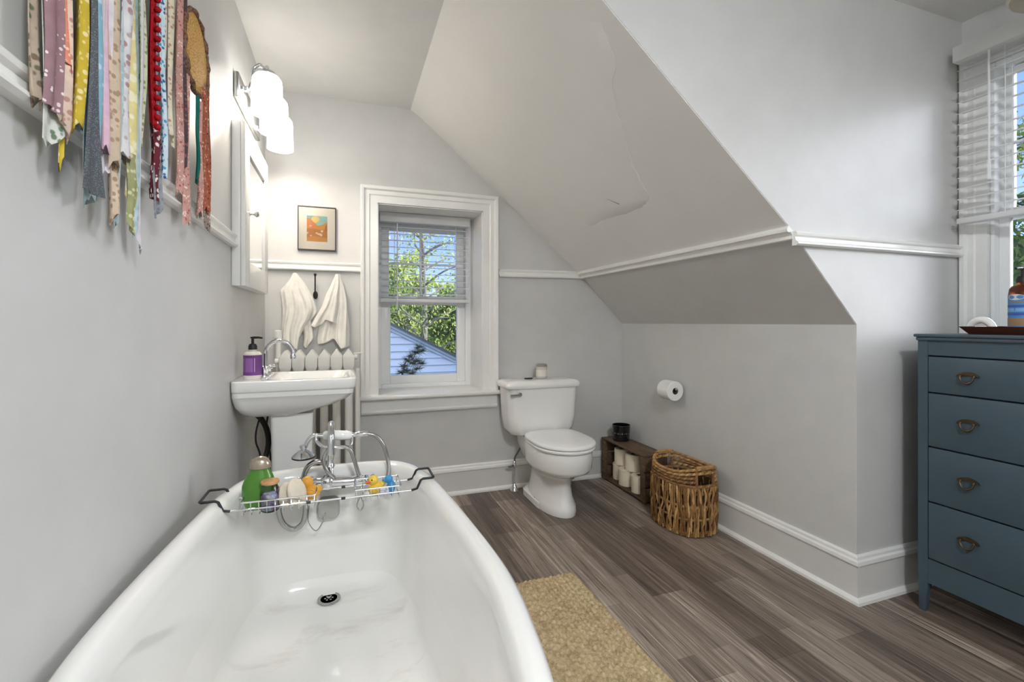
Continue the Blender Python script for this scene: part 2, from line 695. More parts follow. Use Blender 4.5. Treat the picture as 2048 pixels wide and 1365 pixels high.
# ------------------------------------------------------------------ window 1 : deep back window
w1 = bpy.data.objects.new('window_1', None)
col.objects.link(w1)
w1['kind'] = 'structure'
OFF[w1.name] = Vector((0, 0, 0))
cas = [(0, 0), (0.018, 0), (0.018, 0.045), (0.024, 0.052), (0.024, 0.075), (0.036, 0.084), (0.038, 0.100), (0.036, 0.104), (0, 0.104)]
CW = 0.104
mb = MB()
mb.sweep(cas, (WX0, YB, WZ0), (WX0, YB, WZ1), (0, -1, 0), (-1, 0, 0), mit0=0, mit1=0)
mb.sweep(cas, (WX1, YB, WZ0), (WX1, YB, WZ1), (0, -1, 0), (1, 0, 0))
mb2 = MB()


def mitred(mb, prof, z0, z1, xl, xr, y):
    """casing of two legs and a head with real mitres"""
    legs = []
    for sx, x in ((-1, xl), (1, xr)):
        r0 = [Vector((x + sx * b, y - a, z0)) for a, b in prof]
        r1 = [Vector((x + sx * b, y - a, z1 + b)) for a, b in prof]
        mb.loft([r0, r1], True, (True, True))
        legs.append(r1)
    mb.loft(legs, True, (False, False))


mitred(mb2, cas, WZ0, WZ1, WX0, WX1, YB)
mb2.build('window_frame', TRIM, w1, 30)
# lining of the reveal
rv = MB()
D0, D1 = YB - 0.004, YB + 0.36
rv.box(WX0 - 0.004, D0, WZ0, WX0 + 0.006, D1, WZ1).box(WX1 - 0.006, D0, WZ0, WX1 + 0.004, D1, WZ1)
rv.box(WX0, D0, WZ1 - 0.006, WX1, D1, WZ1 + 0.004)
rv.build('reveal_lining', TRIM, w1)
st = MB()
st.box(WX0 - 0.002, YB - 0.01, WZ0 - 0.022, WX1 + 0.002, D1, WZ0 + 0.004, 0.002)
st.box(WX0 - CW - 0.025, YB - 0.062, WZ0 - 0.022, WX1 + CW + 0.012, YB, WZ0 + 0.004, 0.008)
st.build('window_sill', TRIM, w1)
ap = MB()
ap.sweep([(0, 0), (0.012, 0), (0.028, 0.012), (0.030, 0.022), (0.020, 0.030), (0.020, 0.098), (0, 0.098)], (WX0 - CW + 0.004, YB, WZ0 - 0.122), (WX1 + CW - 0.006, YB, WZ0 - 0.122), (0, -1, 0), (0, 0, 1))
ap.build('apron', TRIM, w1, 30)
# vinyl unit: outer frame, two sashes
fr = MB()
ya, yb_ = YB + 0.30, YB + 0.43


def frame(mb, x0, x1, z0, z1, w, y0, y1, wb=None, wt=None, bev=0.004):
    wb = w if wb is None else wb
    wt = w if wt is None else wt
    mb.box(x0, y0, z0, x0 + w, y1, z1, bev).box(x1 - w, y0, z0, x1, y1, z1, bev)
    mb.box(x0 + w, y0, z0, x1 - w, y1, z0 + wb, bev).box(x0 + w, y0, z1 - wt, x1 - w, y1, z1, bev)


frame(fr, WX0, WX1, WZ0, WZ1, 0.045, ya, yb_, 0.03, 0.05)
fr.build('outer_frame', VINYL, w1)
us = MB()
frame(us, WX0 + 0.045, WX1 - 0.045, 1.295, WZ1 - 0.05, 0.056, YB + 0.355, YB + 0.385, 0.045, 0.05)
us.build('upper_sash', VINYL, w1)
mu = MB()
mu.box(0.513, YB + 0.358, 1.33, 0.527, YB + 0.374, 1.81, 0.003).box(0.29, YB + 0.357, 1.565, 0.79, YB + 0.373, 1.579, 0.003)
mu.build('muntin', VINYL, w1)
ls = MB()
frame(ls, WX0 + 0.045, WX1 - 0.045, WZ0 + 0.03, 1.325, 0.062, YB + 0.315, YB + 0.345, 0.058, 0.05)
ls.box(0.49, YB + 0.295, 1.318, 0.57, YB + 0.318, 1.332, 0.004)
ls.build('lower_sash', VINYL, w1)
MB().box(0.29, YB + 0.364, 1.33, 0.79, YB + 0.367, 1.81).build('pane', PANE, w1)
MB().box(0.29, YB + 0.328, 0.76, 0.79, YB + 0.331, 1.29).build('pane', PANE, w1)


def blind(root, along, a0, a1, c, ztop, hh, zbot, slat, pitch, depth, wand_at, wand_len, tilt=0.0):
    """horizontal blind: along='x' hangs in a plane y=c, along='y' in a plane x=c"""
    def bx(mb, p0, p1, q0, q1, z0, z1, bev=0.0):
        if along == 'x':
            mb.box(p0, q0, z0, p1, q1, z1, bev)
        else:
            mb.box(q0, p0, z0, q1, p1, z1, bev)
    sgn = 1
    m = MB()
    bx(m, a0, a1, c - depth / 2 - 0.012, c + depth / 2 + 0.004, ztop - hh, ztop, 0.004)
    m.build('headrail', BLIND, root)
    s = MB()
    z = ztop - hh - pitch * 0.6
    while z > zbot + 0.03:
        n = 4
        r0, r1 = [], []
        for i in range(n + 1):
            q = -slat / 2 + slat * i / n
            dz = -0.003 * (2 * q / slat) ** 2 + q * math.tan(tilt)
            for r, p in ((r0, a0 + 0.006), (r1, a1 - 0.006)):
                r.append(Vector((p, c + q, z + dz)) if along == 'x' else Vector((c + q, p, z + dz)))
        e0 = r0 + [p + Vector((0, 0, 0.0028)) for p in reversed(r0)]
        e1 = r1 + [p + Vector((0, 0, 0.0028)) for p in reversed(r1)]
        s.loft([e0, e1], True, (True, True))
        z -= pitch
    s.build('slats', BLIND, root, 30)
    m = MB()
    bx(m, a0 + 0.004, a1 - 0.004, c - slat / 2 - 0.002, c + slat / 2 + 0.002, zbot, zbot + 0.024, 0.004)
    m.build('bottom_rail', BLIND, root)
    m = MB()
    for f in (0.16, 0.84):
        p = a0 + (a1 - a0) * f
        for q in (-slat / 2 - 0.001, slat / 2 + 0.001):
            a = (p, c + q) if along == 'x' else (c + q, p)
            m.tube([(a[0], a[1], ztop - hh), (a[0], a[1], zbot + 0.01)], 0.0012, 6)
        m.build('ladder_cord', BLIND, root)
        m = MB()
    m = MB()
    q = -depth / 2 - 0.018
    a = (wand_at, c + q) if along == 'x' else (c + q, wand_at)
    m.tube([(a[0], a[1], ztop - hh - 0.01), (a[0], a[1], ztop - hh - wand_len * 0.85), (a[0], a[1], ztop - hh - wand_len * 0.86), (a[0], a[1], ztop - hh - wand_len)], [0.004, 0.004, 0.006, 0.0055], 8)
    m.build('tilt_wand', BLIND, root)


b1 = thing('window_blind', 'white horizontal slat blind half raised inside the deep window in back wall', 'blind', (0.54, 3.32, 1.3))
blind(b1, 'x', 0.222, 0.848, 3.335, 1.896, 0.062, 1.288, 0.048, 0.046, 0.055, 0.335, 0.60, 0.125)

# ------------------------------------------------------------------ window 2 : dormer window on the right
w2 = bpy.data.objects.new('window_2', None)
col.objects.link(w2)
w2['kind'] = 'structure'
OFF[w2.name] = Vector((0, 0, 0))
mb = MB()
for s, y in ((1, DY1), (-1, DY0)):
    r0 = [Vector((XR - a, y + s * b * 0.9, DZ0)) for a, b in cas]
    r1 = [Vector((XR - a, y + s * b * 0.9, DZ1 + b)) for a, b in cas]
    mb.loft([r0, r1])
mb.box(XR - 0.02, DY0 - 0.09, DZ1, XR, DY1 + 0.09, DZ1 + 0.1, 0.004)
mb.build('window_frame', TRIM, w2, 30)
mb = MB()
mb.box(XR - 0.05, DY0 - 0.12, DZ0 - 0.03, XR + 0.12, DY1 + 0.096, DZ0, 0.005)
mb.build('window_sill', TRIM, w2)


def frame_y(mb, y0, y1, z0, z1, w, x0, x1, wb=None, wt=None, bev=0.004):
    wb = w if wb is None else wb
    wt = w if wt is None else wt
    mb.box(x0, y0, z0, x1, y0 + w, z1, bev).box(x0, y1 - w, z0, x1, y1, z1, bev)
    mb.box(x0, y0 + w, z0, x1, y1 - w, z0 + wb, bev).box(x0, y0 + w, z1 - wt, x1, y1 - w, z1, bev)


mb = MB()
frame_y(mb, DY0, DY1, DZ0, DZ1, 0.016, XR + 0.0, XR + 0.14)
mb.build('outer_frame', VINYL, w2)
mb = MB()
frame_y(mb, DY0 + 0.016, DY1 - 0.016, 1.60, DZ1 - 0.02, 0.030, XR + 0.07, XR + 0.10)
mb.build('upper_sash', VINYL, w2)
mb = MB()
frame_y(mb, DY0 + 0.016, DY1 - 0.016, DZ0 + 0.02, 1.645, 0.036, XR + 0.03, XR + 0.06)
mb.build('lower_sash', VINYL, w2)
mb = MB()
mb.box(XR + 0.075, 0.797, 1.64, XR + 0.09, 0.811, 2.24, 0.003).box(XR + 0.075, DY0 + 0.046, 1.93, XR + 0.09, DY1 - 0.046, 1.944, 0.003)
mb.build('muntin', VINYL, w2)
MB().box(XR + 0.083, DY0 + 0.044, 1.64, XR + 0.086, DY1 - 0.044, 2.24).build('pane', PANE, w2)
MB().box(XR + 0.043, DY0 + 0.05, DZ0 + 0.06, XR + 0.046, DY1 - 0.05, 1.61).build('pane', PANE, w2)
b2 = thing('window_blind', 'white horizontal slat blind with deep valance on the dormer window above the dresser', 'blind', (2.58, 0.8, 1.6))
blind(b2, 'y', 0.27, 1.325, 2.585, 2.368, 0.07, 1.585, 0.05, 0.0475, 0.07, 1.195, 0.55, 0.24)

# ------------------------------------------------------------------ bathtub
TXC = -0.045
OUT = [(0.0, 1.897), (0.13, 1.893), (0.225, 1.872), (0.285, 1.815), (0.318, 1.72), (0.345, 1.57), (0.372, 1.25), (0.384, 0.98), (0.368, 0.79), (0.335, 0.61), (0.275, 0.46), (0.165, 0.36), (0.0, 0.325)]
half = spline([Vector((a, b, 0)) for a, b in OUT], 7)
ring0 = [(p.x, p.y) for p in half] + [(-p.x, p.y) for p in reversed(half[1:-1])]
TW, TY0, TY1 = 0.384, 0.325, 1.897


def tub_ring(d, z, dn=None):
    dn = d if dn is None else dn           # the sloping end leans more
    ky0, ky1 = TY0 + dn, TY1 - d
    return [Vector((TXC + x * (TW - d) / TW, ky0 + (y - TY0) / (TY1 - TY0) * (ky1 - ky0), z)) for x, y in ring0]


bath = thing('bathtub', 'white enamel clawfoot bathtub with rolled rim along the left wall', 'bathtub', (TXC, 1.1, 0))
tb = MB()
tb.loft([tub_ring(0.30, 0.115, 0.34), tub_ring(0.2, 0.12, 0.28), tub_ring(0.135, 0.15, 0.22), tub_ring(0.105, 0.22, 0.18), tub_ring(0.08, 0.36, 0.12), tub_ring(0.062, 0.50, 0.08), tub_ring(0.05, 0.56), tub_ring(0.028, 0.575), tub_ring(0.012, 0.576), tub_ring(0.003, 0.584), tub_ring(0, 0.597), tub_ring(0.004, 0.610), tub_ring(0.014, 0.620), tub_ring(0.03, 0.625), tub_ring(0.045, 0.622), tub_ring(0.057, 0.612), tub_ring(0.064, 0.596), tub_ring(0.068, 0.56), tub_ring(0.073, 0.45, 0.10), tub_ring(0.083, 0.33, 0.15), tub_ring(0.095, 0.262, 0.20), tub_ring(0.108, 0.228, 0.24), tub_ring(0.128, 0.208, 0.28), tub_ring(0.155, 0.200, 0.32), tub_ring(0.25, 0.196, 0.42), tub_ring(0.36, 0.195, 0.60)], True, (True, True))
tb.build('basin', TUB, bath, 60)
for sx in (-1, 1):
    for y in (0.72, 1.62):
        m = MB()
        x = TXC + sx * 0.235
        m.tube(spline([(x - sx * 0.02, y, 0.20), (x + sx * 0.03, y, 0.13), (x + sx * 0.045, y, 0.07), (x + sx * 0.06, y, 0.03)], 5), [0.03] * 6 + [0.026] * 5 + [0.028] * 5, 12)
        m.sphere((x + sx * 0.06, y, 0.03), 0.036, 0.036, 0.03)
        m.build('claw_foot', RADW, bath)
dr = MB()
dc = (-0.052, 1.735, 0.2030)
dr.lathe([(0.012, 0.0), (0.028, 0.001), (0.034, 0.003), (0.037, 0.002), (0.038, -0.002)], dc, 'z', 32)
dr.lathe([(0.0005, 0.004), (0.006, 0.004), (0.006, 0.0)], dc, 'z', 12)
for k in range(6):
    a = 2 * PI * k / 6
    dr.box(dc[0] + math.cos(a) * 0.012 - 0.003, dc[1] + math.sin(a) * 0.012 - 0.003, dc[2], dc[0] + math.cos(a) * 0.012 + 0.003, dc[1] + math.sin(a) * 0.012 + 0.003, dc[2] + 0.002)
d_o = dr.build('drain', STEEL, bath)
dh = MB()
dh.lathe([(0.027, 0.0012), (0.001, 0.0012)], dc, 'z', 24)
dh.build('drain_grate', mat('drain_dark', (0.03, 0.03, 0.03), 0.4, 0.6), d_o)
of = MB()
oy = 1.815
of.loft([[Vector((-0.055 + p.x * k, oy - d, 0.487 + p.y * k)) for p in rrect(0, 0, 0.037, 0.036, 0.02, 0)] for d, k in ((-0.02, 1.0), (0.012, 1.0), (0.02, 0.9), (0.022, 0.6))])
of_o = of.build('overflow_cover', STEEL, bath)
ch = MB()
ch.tube(spline([(-0.118, 1.79, 0.51), (-0.120, 1.78, 0.46), (-0.096, 1.775, 0.425), (-0.074, 1.78, 0.45), (-0.066, 1.79, 0.475)], 8), 0.0016, 6)
ch.build('stopper_chain', STEEL, bath)

# ------------------------------------------------------------------ tub filler
fc = thing('tub_faucet', 'chrome telephone style tub filler with white handset at the far end of the bathtub', 'faucet', (-0.05, 1.78, 0.6))
FY = 1.775


def Q(u, v, y=FY):
    return P(u, v, Y=y)


m = MB()
m.tube([Q(604, 968), Q(618, 968), Q(640, 966), Q(655, 965), Q(700, 963), Q(735, 960)], [0.012, 0.019, 0.017, 0.022, 0.018, 0.016], 16)
m.sphere(Q(655, 965), 0.027, 0.027, 0.03)
m.tube([Q(655, 966), Q(655, 966) + Vector((0, 0.075, -0.005))], 0.016, 14)
m.tube([Q(710, 963), Q(710, 963) + Vector((0, 0.06, -0.005))], 0.014, 14)
m.tube([Q(622, 968), Q(622, 968) + Vector((0, 0.06, -0.005))], 0.014, 14)
m.build('valve_body', CHROME, fc)
for u, v in ((612, 962), (733, 957)):
    m = MB()
    c = Q(u, v, FY - 0.01)
    m.tube([c, c + Vector((0, -0.045, 0))], [0.013, 0.010], 12)
    for k in range(4):
        a = PI / 4 + k * PI / 2
        e = c + Vector((math.cos(a) * 0.026, -0.042, math.sin(a) * 0.026))
        m.tube([c + Vector((0, -0.042, 0)), e], [0.005, 0.006], 8)
        m.sphere(e, 0.008)
    m.build('cross_handle', CHROME, fc)
m = MB()
rt = Q(660, 965)
m.tube([rt, Q(660, 938), Q(660, 932), Q(660, 926), Q(660, 918), Q(660, 900)], [0.012, 0.012, 0.017, 0.012, 0.011, 0.011], 14)
zt = Q(660, 848).z
rx = rt.x + 0.006
z0 = Q(660, 900).z
m.tube([(rx, FY, z0)] + [(rx, FY - 0.055 + 0.055 * math.cos(a), zt - 0.045 + 0.055 * math.sin(a)) for a in [PI * k / 12 for k in range(13)]] + [(rx, FY - 0.11, z0 + 0.03), (rx, FY - 0.11, z0 + 0.012)], [0.0105] * 14 + [0.012, 0.014], 14)
m.build('spout', CHROME, fc)
m = MB()
cz = Q(672, 900)
m.tube(spline([Q(632, 868, FY + 0.03), Q(634, 884, FY + 0.02), Q(648, 894, FY), Q(676, 895, FY), Q(700, 892, FY + 0.01), Q(704, 872, FY + 0.03)], 6), 0.0065, 10)
m.tube([Q(662, 925, FY), Q(668, 896, FY)], [0.010, 0.009], 12)
m.build('cradle', CHROME, fc)
hy = FY + 0.03
m = MB()
hz = Q(648, 873, hy)
m.tube([Q(646, 872, hy), Q(650, 872, hy), Q(664, 871, hy), Q(685, 871, hy), Q(699, 871, hy), Q(704, 871, hy)], [0.011, 0.016, 0.0175, 0.0175, 0.0155, 0.011], 16)
m.build('handset_grip', CERAMIC, fc)
m = MB()
m.tube(spline([Q(648, 872, hy), Q(636, 872, hy), Q(625, 873, hy), Q(616, 882, hy), Q(610, 895, hy)], 5), 0.0075, 10)
m.build('shower_neck', CHROME, fc)
m = MB()
m.tube([Q(703, 871, hy), Q(712, 870, hy), Q(715, 870, hy), Q(728, 868, hy), Q(736, 868, hy)], [0.010, 0.008, 0.011, 0.011, 0.009], 12)
m.build('hose_connector', CHROME, fc)
m = MB()
hc = Q(607, 908, hy)
m.lathe([(0.012, 0.030), (0.013, 0.022), (0.008, 0.016), (0.020, 0.008), (0.034, -0.004), (0.037, -0.010), (0.035, -0.014), (0.001, -0.014)], hc, 'z', 28)
m.build('shower_head', CHROME, fc)
m = MB()
m.lathe([(0.0355, -0.009), (0.0385, -0.010), (0.0385, -0.014), (0.034, -0.0165), (0.001, -0.0165)], hc, 'z', 28)
m.build('spray_face', BLACKM, fc)
m = MB()
m.tube(spline([Q(735, 868, hy), Q(752, 873, hy), Q(766, 890, hy), Q(774, 915, hy), Q(778, 940, hy - 0.01), Q(772, 962, hy - 0.02), Q(752, 968, hy - 0.02), Q(736, 962, FY)], 8), 0.0078, 10)
m.build('hose', STEEL, fc)
m = MB()
m.tube(spline([Q(688, 893, FY), Q(700, 900, FY), Q(708, 920, FY), Q(716, 945, FY), Q(722, 960, FY)], 6), 0.0072, 10)
m.tube(spline([Q(656, 900, FY - 0.01), Q(648, 915, FY - 0.02), Q(648, 930, FY - 0.02), Q(656, 945, FY - 0.02), Q(668, 956, FY - 0.01)], 6), 0.0065, 10)
m.build('riser_tube', STEEL, fc)
m = MB()
m.tube(spline([Q(654, 928, FY + 0.01), Q(636, 924, FY + 0.01), Q(618, 932, FY + 0.01), Q(608, 952, FY + 0.01), Q(605, 985, FY), Q(611, 1015, FY), Q(606, 1045, FY), Q(588, 1059, FY), Q(568, 1050, FY), Q(558, 1025, FY), Q(562, 1000, FY), Q(580, 985, FY), Q(604, 975, FY)], 7), 0.0088, 10)
m.build('looped_hose', STEEL, fc)

# ------------------------------------------------------------------ bath caddy
cy0, cy1 = 1.567, 1.675
cad = thing('bath_caddy', 'chrome wire bath caddy with black coated handles lying across the bathtub', 'caddy', (-0.05, 1.62, 0.6))
zr, zrim = 0.634, 0.600
xa, xb = -0.392, 0.278
m = MB()
for y in (cy0, cy1):
    MB().tube([(-0.325, y, zrim), (0.212, y, zrim)], 0.0028, 8).build('side_rail', CHROME, cad)
for s, x_end, x_in in ((-1, xa, -0.315), (1, xb, 0.205)):
    m = MB()
    pts = [(x_in, cy0, zrim), (x_in + s * 0.018, cy0, zrim + 0.004), (x_in + s * 0.030, cy0, zr - 0.004), (x_in + s * 0.038, cy0, zr), (x_end - s * 0.004, cy0, zr), (x_end, cy0 + 0.006, zr), (x_end, cy1 - 0.006, zr), (x_end - s * 0.004, cy1, zr), (x_in + s * 0.038, cy1, zr), (x_in + s * 0.030, cy1, zr - 0.004), (x_in + s * 0.018, cy1, zrim + 0.004), (x_in, cy1, zrim)]
    m.tube(pts, 0.004, 10)
    m.build('coated_handle', BLACKM, cad)
for x0, x1 in ((-0.288, -0.085), (0.03, 0.172)):
    m = MB()
    zt_, zb_ = 0.620, 0.578
    m.tube([(x0, cy0, zt_), (x1 - 0.006, cy0, zt_), (x1, cy0 + 0.006, zt_), (x1, cy1 - 0.006, zt_), (x1 - 0.006, cy1, zt_), (x0 + 0.006, cy1, zt_), (x0, cy1 - 0.006, zt_), (x0, cy0 + 0.006, zt_), (x0 + 0.006, cy0, zt_)], 0.0026, 8)
    n = int((x1 - x0) / 0.021)
    for k in range(n + 1):
        x = x0 + 0.004 + (x1 - x0 - 0.008) * k / n
        m.tube([(x, cy0, zt_), (x, cy0 + 0.003, zb_ + 0.006), (x, cy0 + 0.012, zb_), (x, cy1 - 0.012, zb_), (x, cy1 - 0.003, zb_ + 0.006), (x, cy1, zt_)], 0.0016, 6)
    m.tube([(x0, (cy0 + cy1) / 2, zb_ - 0.002), (x1, (cy0 + cy1) / 2, zb_ - 0.002)], 0.0016, 6)
    m.build('wire_tray', CHROME, cad)
for x in (-0.105, -0.005):
    for y in (cy0, cy1):
        MB().tube([(x - 0.006, y, zrim), (x + 0.006, y, zrim)], 0.0045, 8).build('rubber_stop', BLACKM, cad)
m = MB()
x = 0.045
m.tube(spline([(x, cy0, 0.600), (x - 0.010, cy0 - 0.002, 0.572), (x, cy0 - 0.002, 0.556), (x + 0.010, cy0 - 0.002, 0.572), (x + 0.002, cy0, 0.600)], 5), 0.002, 8)
m.build('hanging_hook', STEEL, cad)

# things in the caddy -------------------------------------------------
TB = 0.5797
t = thing('shampoo_bottle', 'green rounded shampoo bottle with silver and gold cap in the left tray of the caddy', 'bottle', (-0.25, 1.63, TB))
GREEN = mat('green_bottle', srgb(72, 128, 34), 0.25, coat=0.3)
m = MB()
rings = []
for k in range(13):
    f = k / 12
    w = interp([(0, 0.037), (0.1, 0.041), (0.35, 0.046), (0.6, 0.046), (0.8, 0.038), (0.92, 0.029), (1, 0.026)], f)
    cxo = interp([(0, 0.004), (0.4, 0.0), (1, 0.006)], f)
    rings.append([Vector((-0.252 + cxo + w * math.cos(a), 1.632 + w * 0.62 * math.sin(a), TB + 0.122 * f)) for a in [2 * PI * q / 24 for q in range(24)]])
m.loft(rings)
m.build('bottle_body', GREEN, t, 60)
m = MB()
rings = []
for k in range(9):
    f = k / 8
    w = 0.031 * math.sqrt(max(0.004, 1 - f ** 2.2))
    rings.append([Vector((-0.246 + w * math.cos(a), 1.632 + w * 0.7 * math.sin(a), TB + 0.122 + 0.036 * f)) for a in [2 * PI * q / 24 for q in range(24)]])
m.loft(rings)
c_ = m.build('cap', mat('cap_silver', srgb(168, 156, 140), 0.25, 0.6), t, 60)
m = MB().sphere((-0.228, 1.606, TB + 0.088), 0.010, 0.005, 0.004)
m.build('orange_mark', mat('orange_mark', srgb(176, 96, 36), 0.5), t)

t = thing('glass_jar', 'small glass jar of pastel bath salts with bamboo lid in front of green bottle', 'jar', (-0.207, 1.592, TB))
jc = (-0.214, 1.594, TB)
m = MB().lathe([(0.001, 0.0), (0.022, 0.0), (0.026, 0.004), (0.0265, 0.06), (0.024, 0.069), (0.021, 0.075), (0.021, 0.082)], jc)
m.build('jar_body', JARGLASS, t, 50)
m = MB().lathe([(0.001, 0.083), (0.025, 0.083), (0.026, 0.086), (0.026, 0.090), (0.024, 0.092), (0.001, 0.092)], jc)
m.build('lid', CORKW, t, 40)
salts = mat('bath_salts', srgb(190, 175, 215), 0.8)
nt = NT(salts)
vv = nt.coord(scale=(1, 1, 1))
vo = nt.node('ShaderNodeTexVoronoi')
vo.inputs['Scale'].default_value = 110
nt.l.new(vv, vo.inputs['Vector'])
nt.color(nt.ramp(nt.noise(vv, 60, 3, 0.6), [(0.3, srgb(214, 206, 140)), (0.42, srgb(225, 215, 210)), (0.5, srgb(176, 188, 235)), (0.62, srgb(176, 130, 190)), (0.8, srgb(225, 225, 240))]))
nt.bump(vo.outputs['Distance'], 0.6, 0.004)
m = MB().lathe([(0.001, 0.0035), (0.0235, 0.006), (0.024, 0.045), (0.020, 0.052), (0.001, 0.050)], jc)
m.build('bath_salts', salts, t, 60)

LOOF = paint('loofah_cream', srgb(226, 214, 194), 0.85, 0.5, 40, 0.06)


def disc(name, label, c, rx, ry, th, tilt, lean, yaw=0.0):
    m = MB()
    rot = Matrix.Rotation(yaw, 3, 'Z') @ Matrix.Rotation(tilt, 3, 'Y') @ Matrix.Rotation(lean, 3, 'X')
    rings = []
    for k in range(9):
        a = -PI / 2 + PI * k / 8
        s, h = max(0.02, math.cos(a) ** 0.55), math.sin(a) * th / 2
        rings.append([Vector(c) + rot @ Vector((h, rx * s * math.cos(q), ry * s * math.sin(q))) for q in [2 * PI * i / 28 for i in range(28)]])
    m.loft(rings)
    return tag(m.build(name, LOOF, None, 60), label, 'sponge')


disc('bath_sponge', 'cream oval bath sponge leaning upright right of the glass jar, the lower of two', (-0.170, 1.606, TB + 0.0385), 0.030, 0.039, 0.024, R(-8), R(3), R(-55))
disc('bath_sponge', 'pale oval bath sponge tilted against the other one, nearest the caddy centre', (-0.140, 1.600, TB + 0.0435), 0.032, 0.045, 0.018, R(-20), R(2), R(-48))

YEL = mat('duck_yellow', srgb(226, 190, 70), 0.35, sss=0.1)
ORA = mat('duck_orange', srgb(214, 92, 48), 0.4)
BLU = mat('toy_blue', srgb(62, 142, 196), 0.35)
WHT = mat('toy_white', srgb(222, 228, 240), 0.4)


def duck(label, loc, rz, s=1.0, colr=None):
    t = thing('rubber_duck', label, 'rubber duck', loc)
    m = MB()
    m.sphere((0, 0, 0.017 * s), 0.021 * s, 0.017 * s, 0.017 * s)
    m.sphere((-0.016 * s, 0, 0.024 * s), 0.010 * s, 0.010 * s, 0.008 * s)
    m.sphere((0.008 * s, 0, 0.040 * s), 0.0135 * s, 0.013 * s, 0.0135 * s)
    for sy in (-1, 1):
        m.sphere((-0.002 * s, sy * 0.015 * s, 0.019 * s), 0.012 * s, 0.005 * s, 0.008 * s)
    m.build('duck_body', colr or YEL, t, 70, local=True)
    m = MB()
    m.sphere((0.022 * s, 0, 0.038 * s), 0.008 * s, 0.007 * s, 0.003 * s)
    m.build('beak', ORA, t, 70, local=True)
    m = MB()
    for sy in (-1, 1):
        m.sphere((0.017 * s, sy * 0.008 * s, 0.044 * s), 0.002 * s)
    m.build('eyes', BLACKM, t, 70, local=True)
    t.rotation_euler = (0, 0, rz)
    return t


duck('small yellow rubber duck in the right tray of the caddy, beside the blue toy', (0.096, 1.624, TB), R(-150), 1.25)
duck('orange and yellow rubber duck behind the pale sponge, next to the faucet', (-0.104, 1.650, TB), R(165), 1.4, mat('duck_amber', srgb(220, 160, 60), 0.35))
t = thing('bath_toy', 'small blue and white bath toy in the right tray, right of the yellow duck', 'toy', (0.12, 1.625, TB))
m = MB()
m.sphere((0.146, 1.628, TB + 0.020), 0.015, 0.016, 0.020)
m.sphere((0.138, 1.632, TB + 0.044), 0.014, 0.012, 0.014)
m.sphere((0.124, 1.63, TB + 0.043), 0.008, 0.006, 0.005)
m.build('toy_body', BLU, t, 70)
m = MB().box(0.106, 1.580, TB, 0.136, 1.604, TB + 0.030, 0.008)
m.build('toy_base', WHT, t)

# ------------------------------------------------------------------ pedestal sink
sk = thing('pedestal_sink', 'white pedestal sink with stepped rim under the medicine cabinet', 'sink', (-0.2, 2.4, 0))
SX0, SX1, SY0, SY1, SZ = XL + 0.002, 0.048, 2.190, 2.60, 0.905
scx, scy, shx, shy = (SX0 + SX1) / 2, (SY0 + SY1) / 2, (SX1 - SX0) / 2, (SY1 - SY0) / 2


def sr(z, dx1, dy, dx0=0.0, r=0.03):
    """plan ring of the basin: wall side stays put, front tapers by dx1, sides by dy"""
    x0, x1 = SX0 + dx0, SX1 - dx1
    return rrect((x0 + x1) / 2, scy, (x1 - x0) / 2, shy - dy, r, z)


m = MB()
m.loft([sr(0.740, 0.30, 0.11, 0.06, 0.05), sr(0.745, 0.235, 0.075, 0.03, 0.06), sr(0.765, 0.16, 0.048, 0.015, 0.06), sr(0.79, 0.085, 0.030, 0.004, 0.05), sr(0.815, 0.035, 0.019, 0.001, 0.04), sr(0.834, 0.017, 0.013), sr(0.837, 0.012, 0.010), sr(0.856, 0.011, 0.009), sr(0.859, 0.008, 0.004), sr(0.866, 0.004, 0.001), sr(0.895, 0.0, 0.0, 0, 0.03), sr(0.902, 0.002, 0.002, 0, 0.028), sr(0.905, 0.007, 0.007, 0, 0.026),
        sr(0.905, 0.035, 0.035, 0.135, 0.05), sr(0.900, 0.042, 0.042, 0.142, 0.05), sr(0.85, 0.07, 0.06, 0.16, 0.06), sr(0.80, 0.12, 0.09, 0.20, 0.06), sr(0.79, 0.17, 0.13, 0.25, 0.03)])
m.build('basin', CERAMIC, sk, 40)
m = MB()
pcx = -0.222
m.loft([rrect(pcx, 2.385, 0.105, 0.115, 0.02, 0.0), rrect(pcx, 2.385, 0.105, 0.115, 0.02, 0.03), rrect(pcx, 2.385, 0.09, 0.10, 0.02, 0.05), rrect(pcx, 2.385, 0.082, 0.09, 0.02, 0.2), rrect(pcx, 2.385, 0.083, 0.092, 0.02, 0.6), rrect(pcx, 2.385, 0.087, 0.10, 0.02, 0.745)])
m.build('pedestal', CERAMIC, sk, 40)
m = MB()
m.tube(spline([P(510, 828, Y=2.44), P(522, 838, Y=2.44), P(533, 858, Y=2.44), P(537, 885, Y=2.44), P(532, 912, Y=2.44), P(522, 938, Y=2.44), P(516, 975, Y=2.44), P(516, 1060, Y=2.44)], 6), 0.012, 12)
m.build('drain_pipe', BLACKIRON, sk)
m = MB()
m.tube(spline([(-0.345, 2.33, 0.76), P(513, 860, Y=2.33), P(512, 885, Y=2.34), P(520, 910, Y=2.35), P(516, 935, Y=2.36), (-0.38, 2.40, 0.30), (-0.443, 2.42, 0.28)], 6), 0.004, 8)
m.build('supply_hose', BLACKM, sk)
m = MB()
m.tube(spline([(-0.335, 2.46, 0.76), (-0.345, 2.46, 0.64), (-0.33, 2.47, 0.5), (-0.36, 2.48, 0.36), (-0.43, 2.48, 0.34)], 6), 0.004, 8)
m.build('supply_hose', BLACKM, sk)

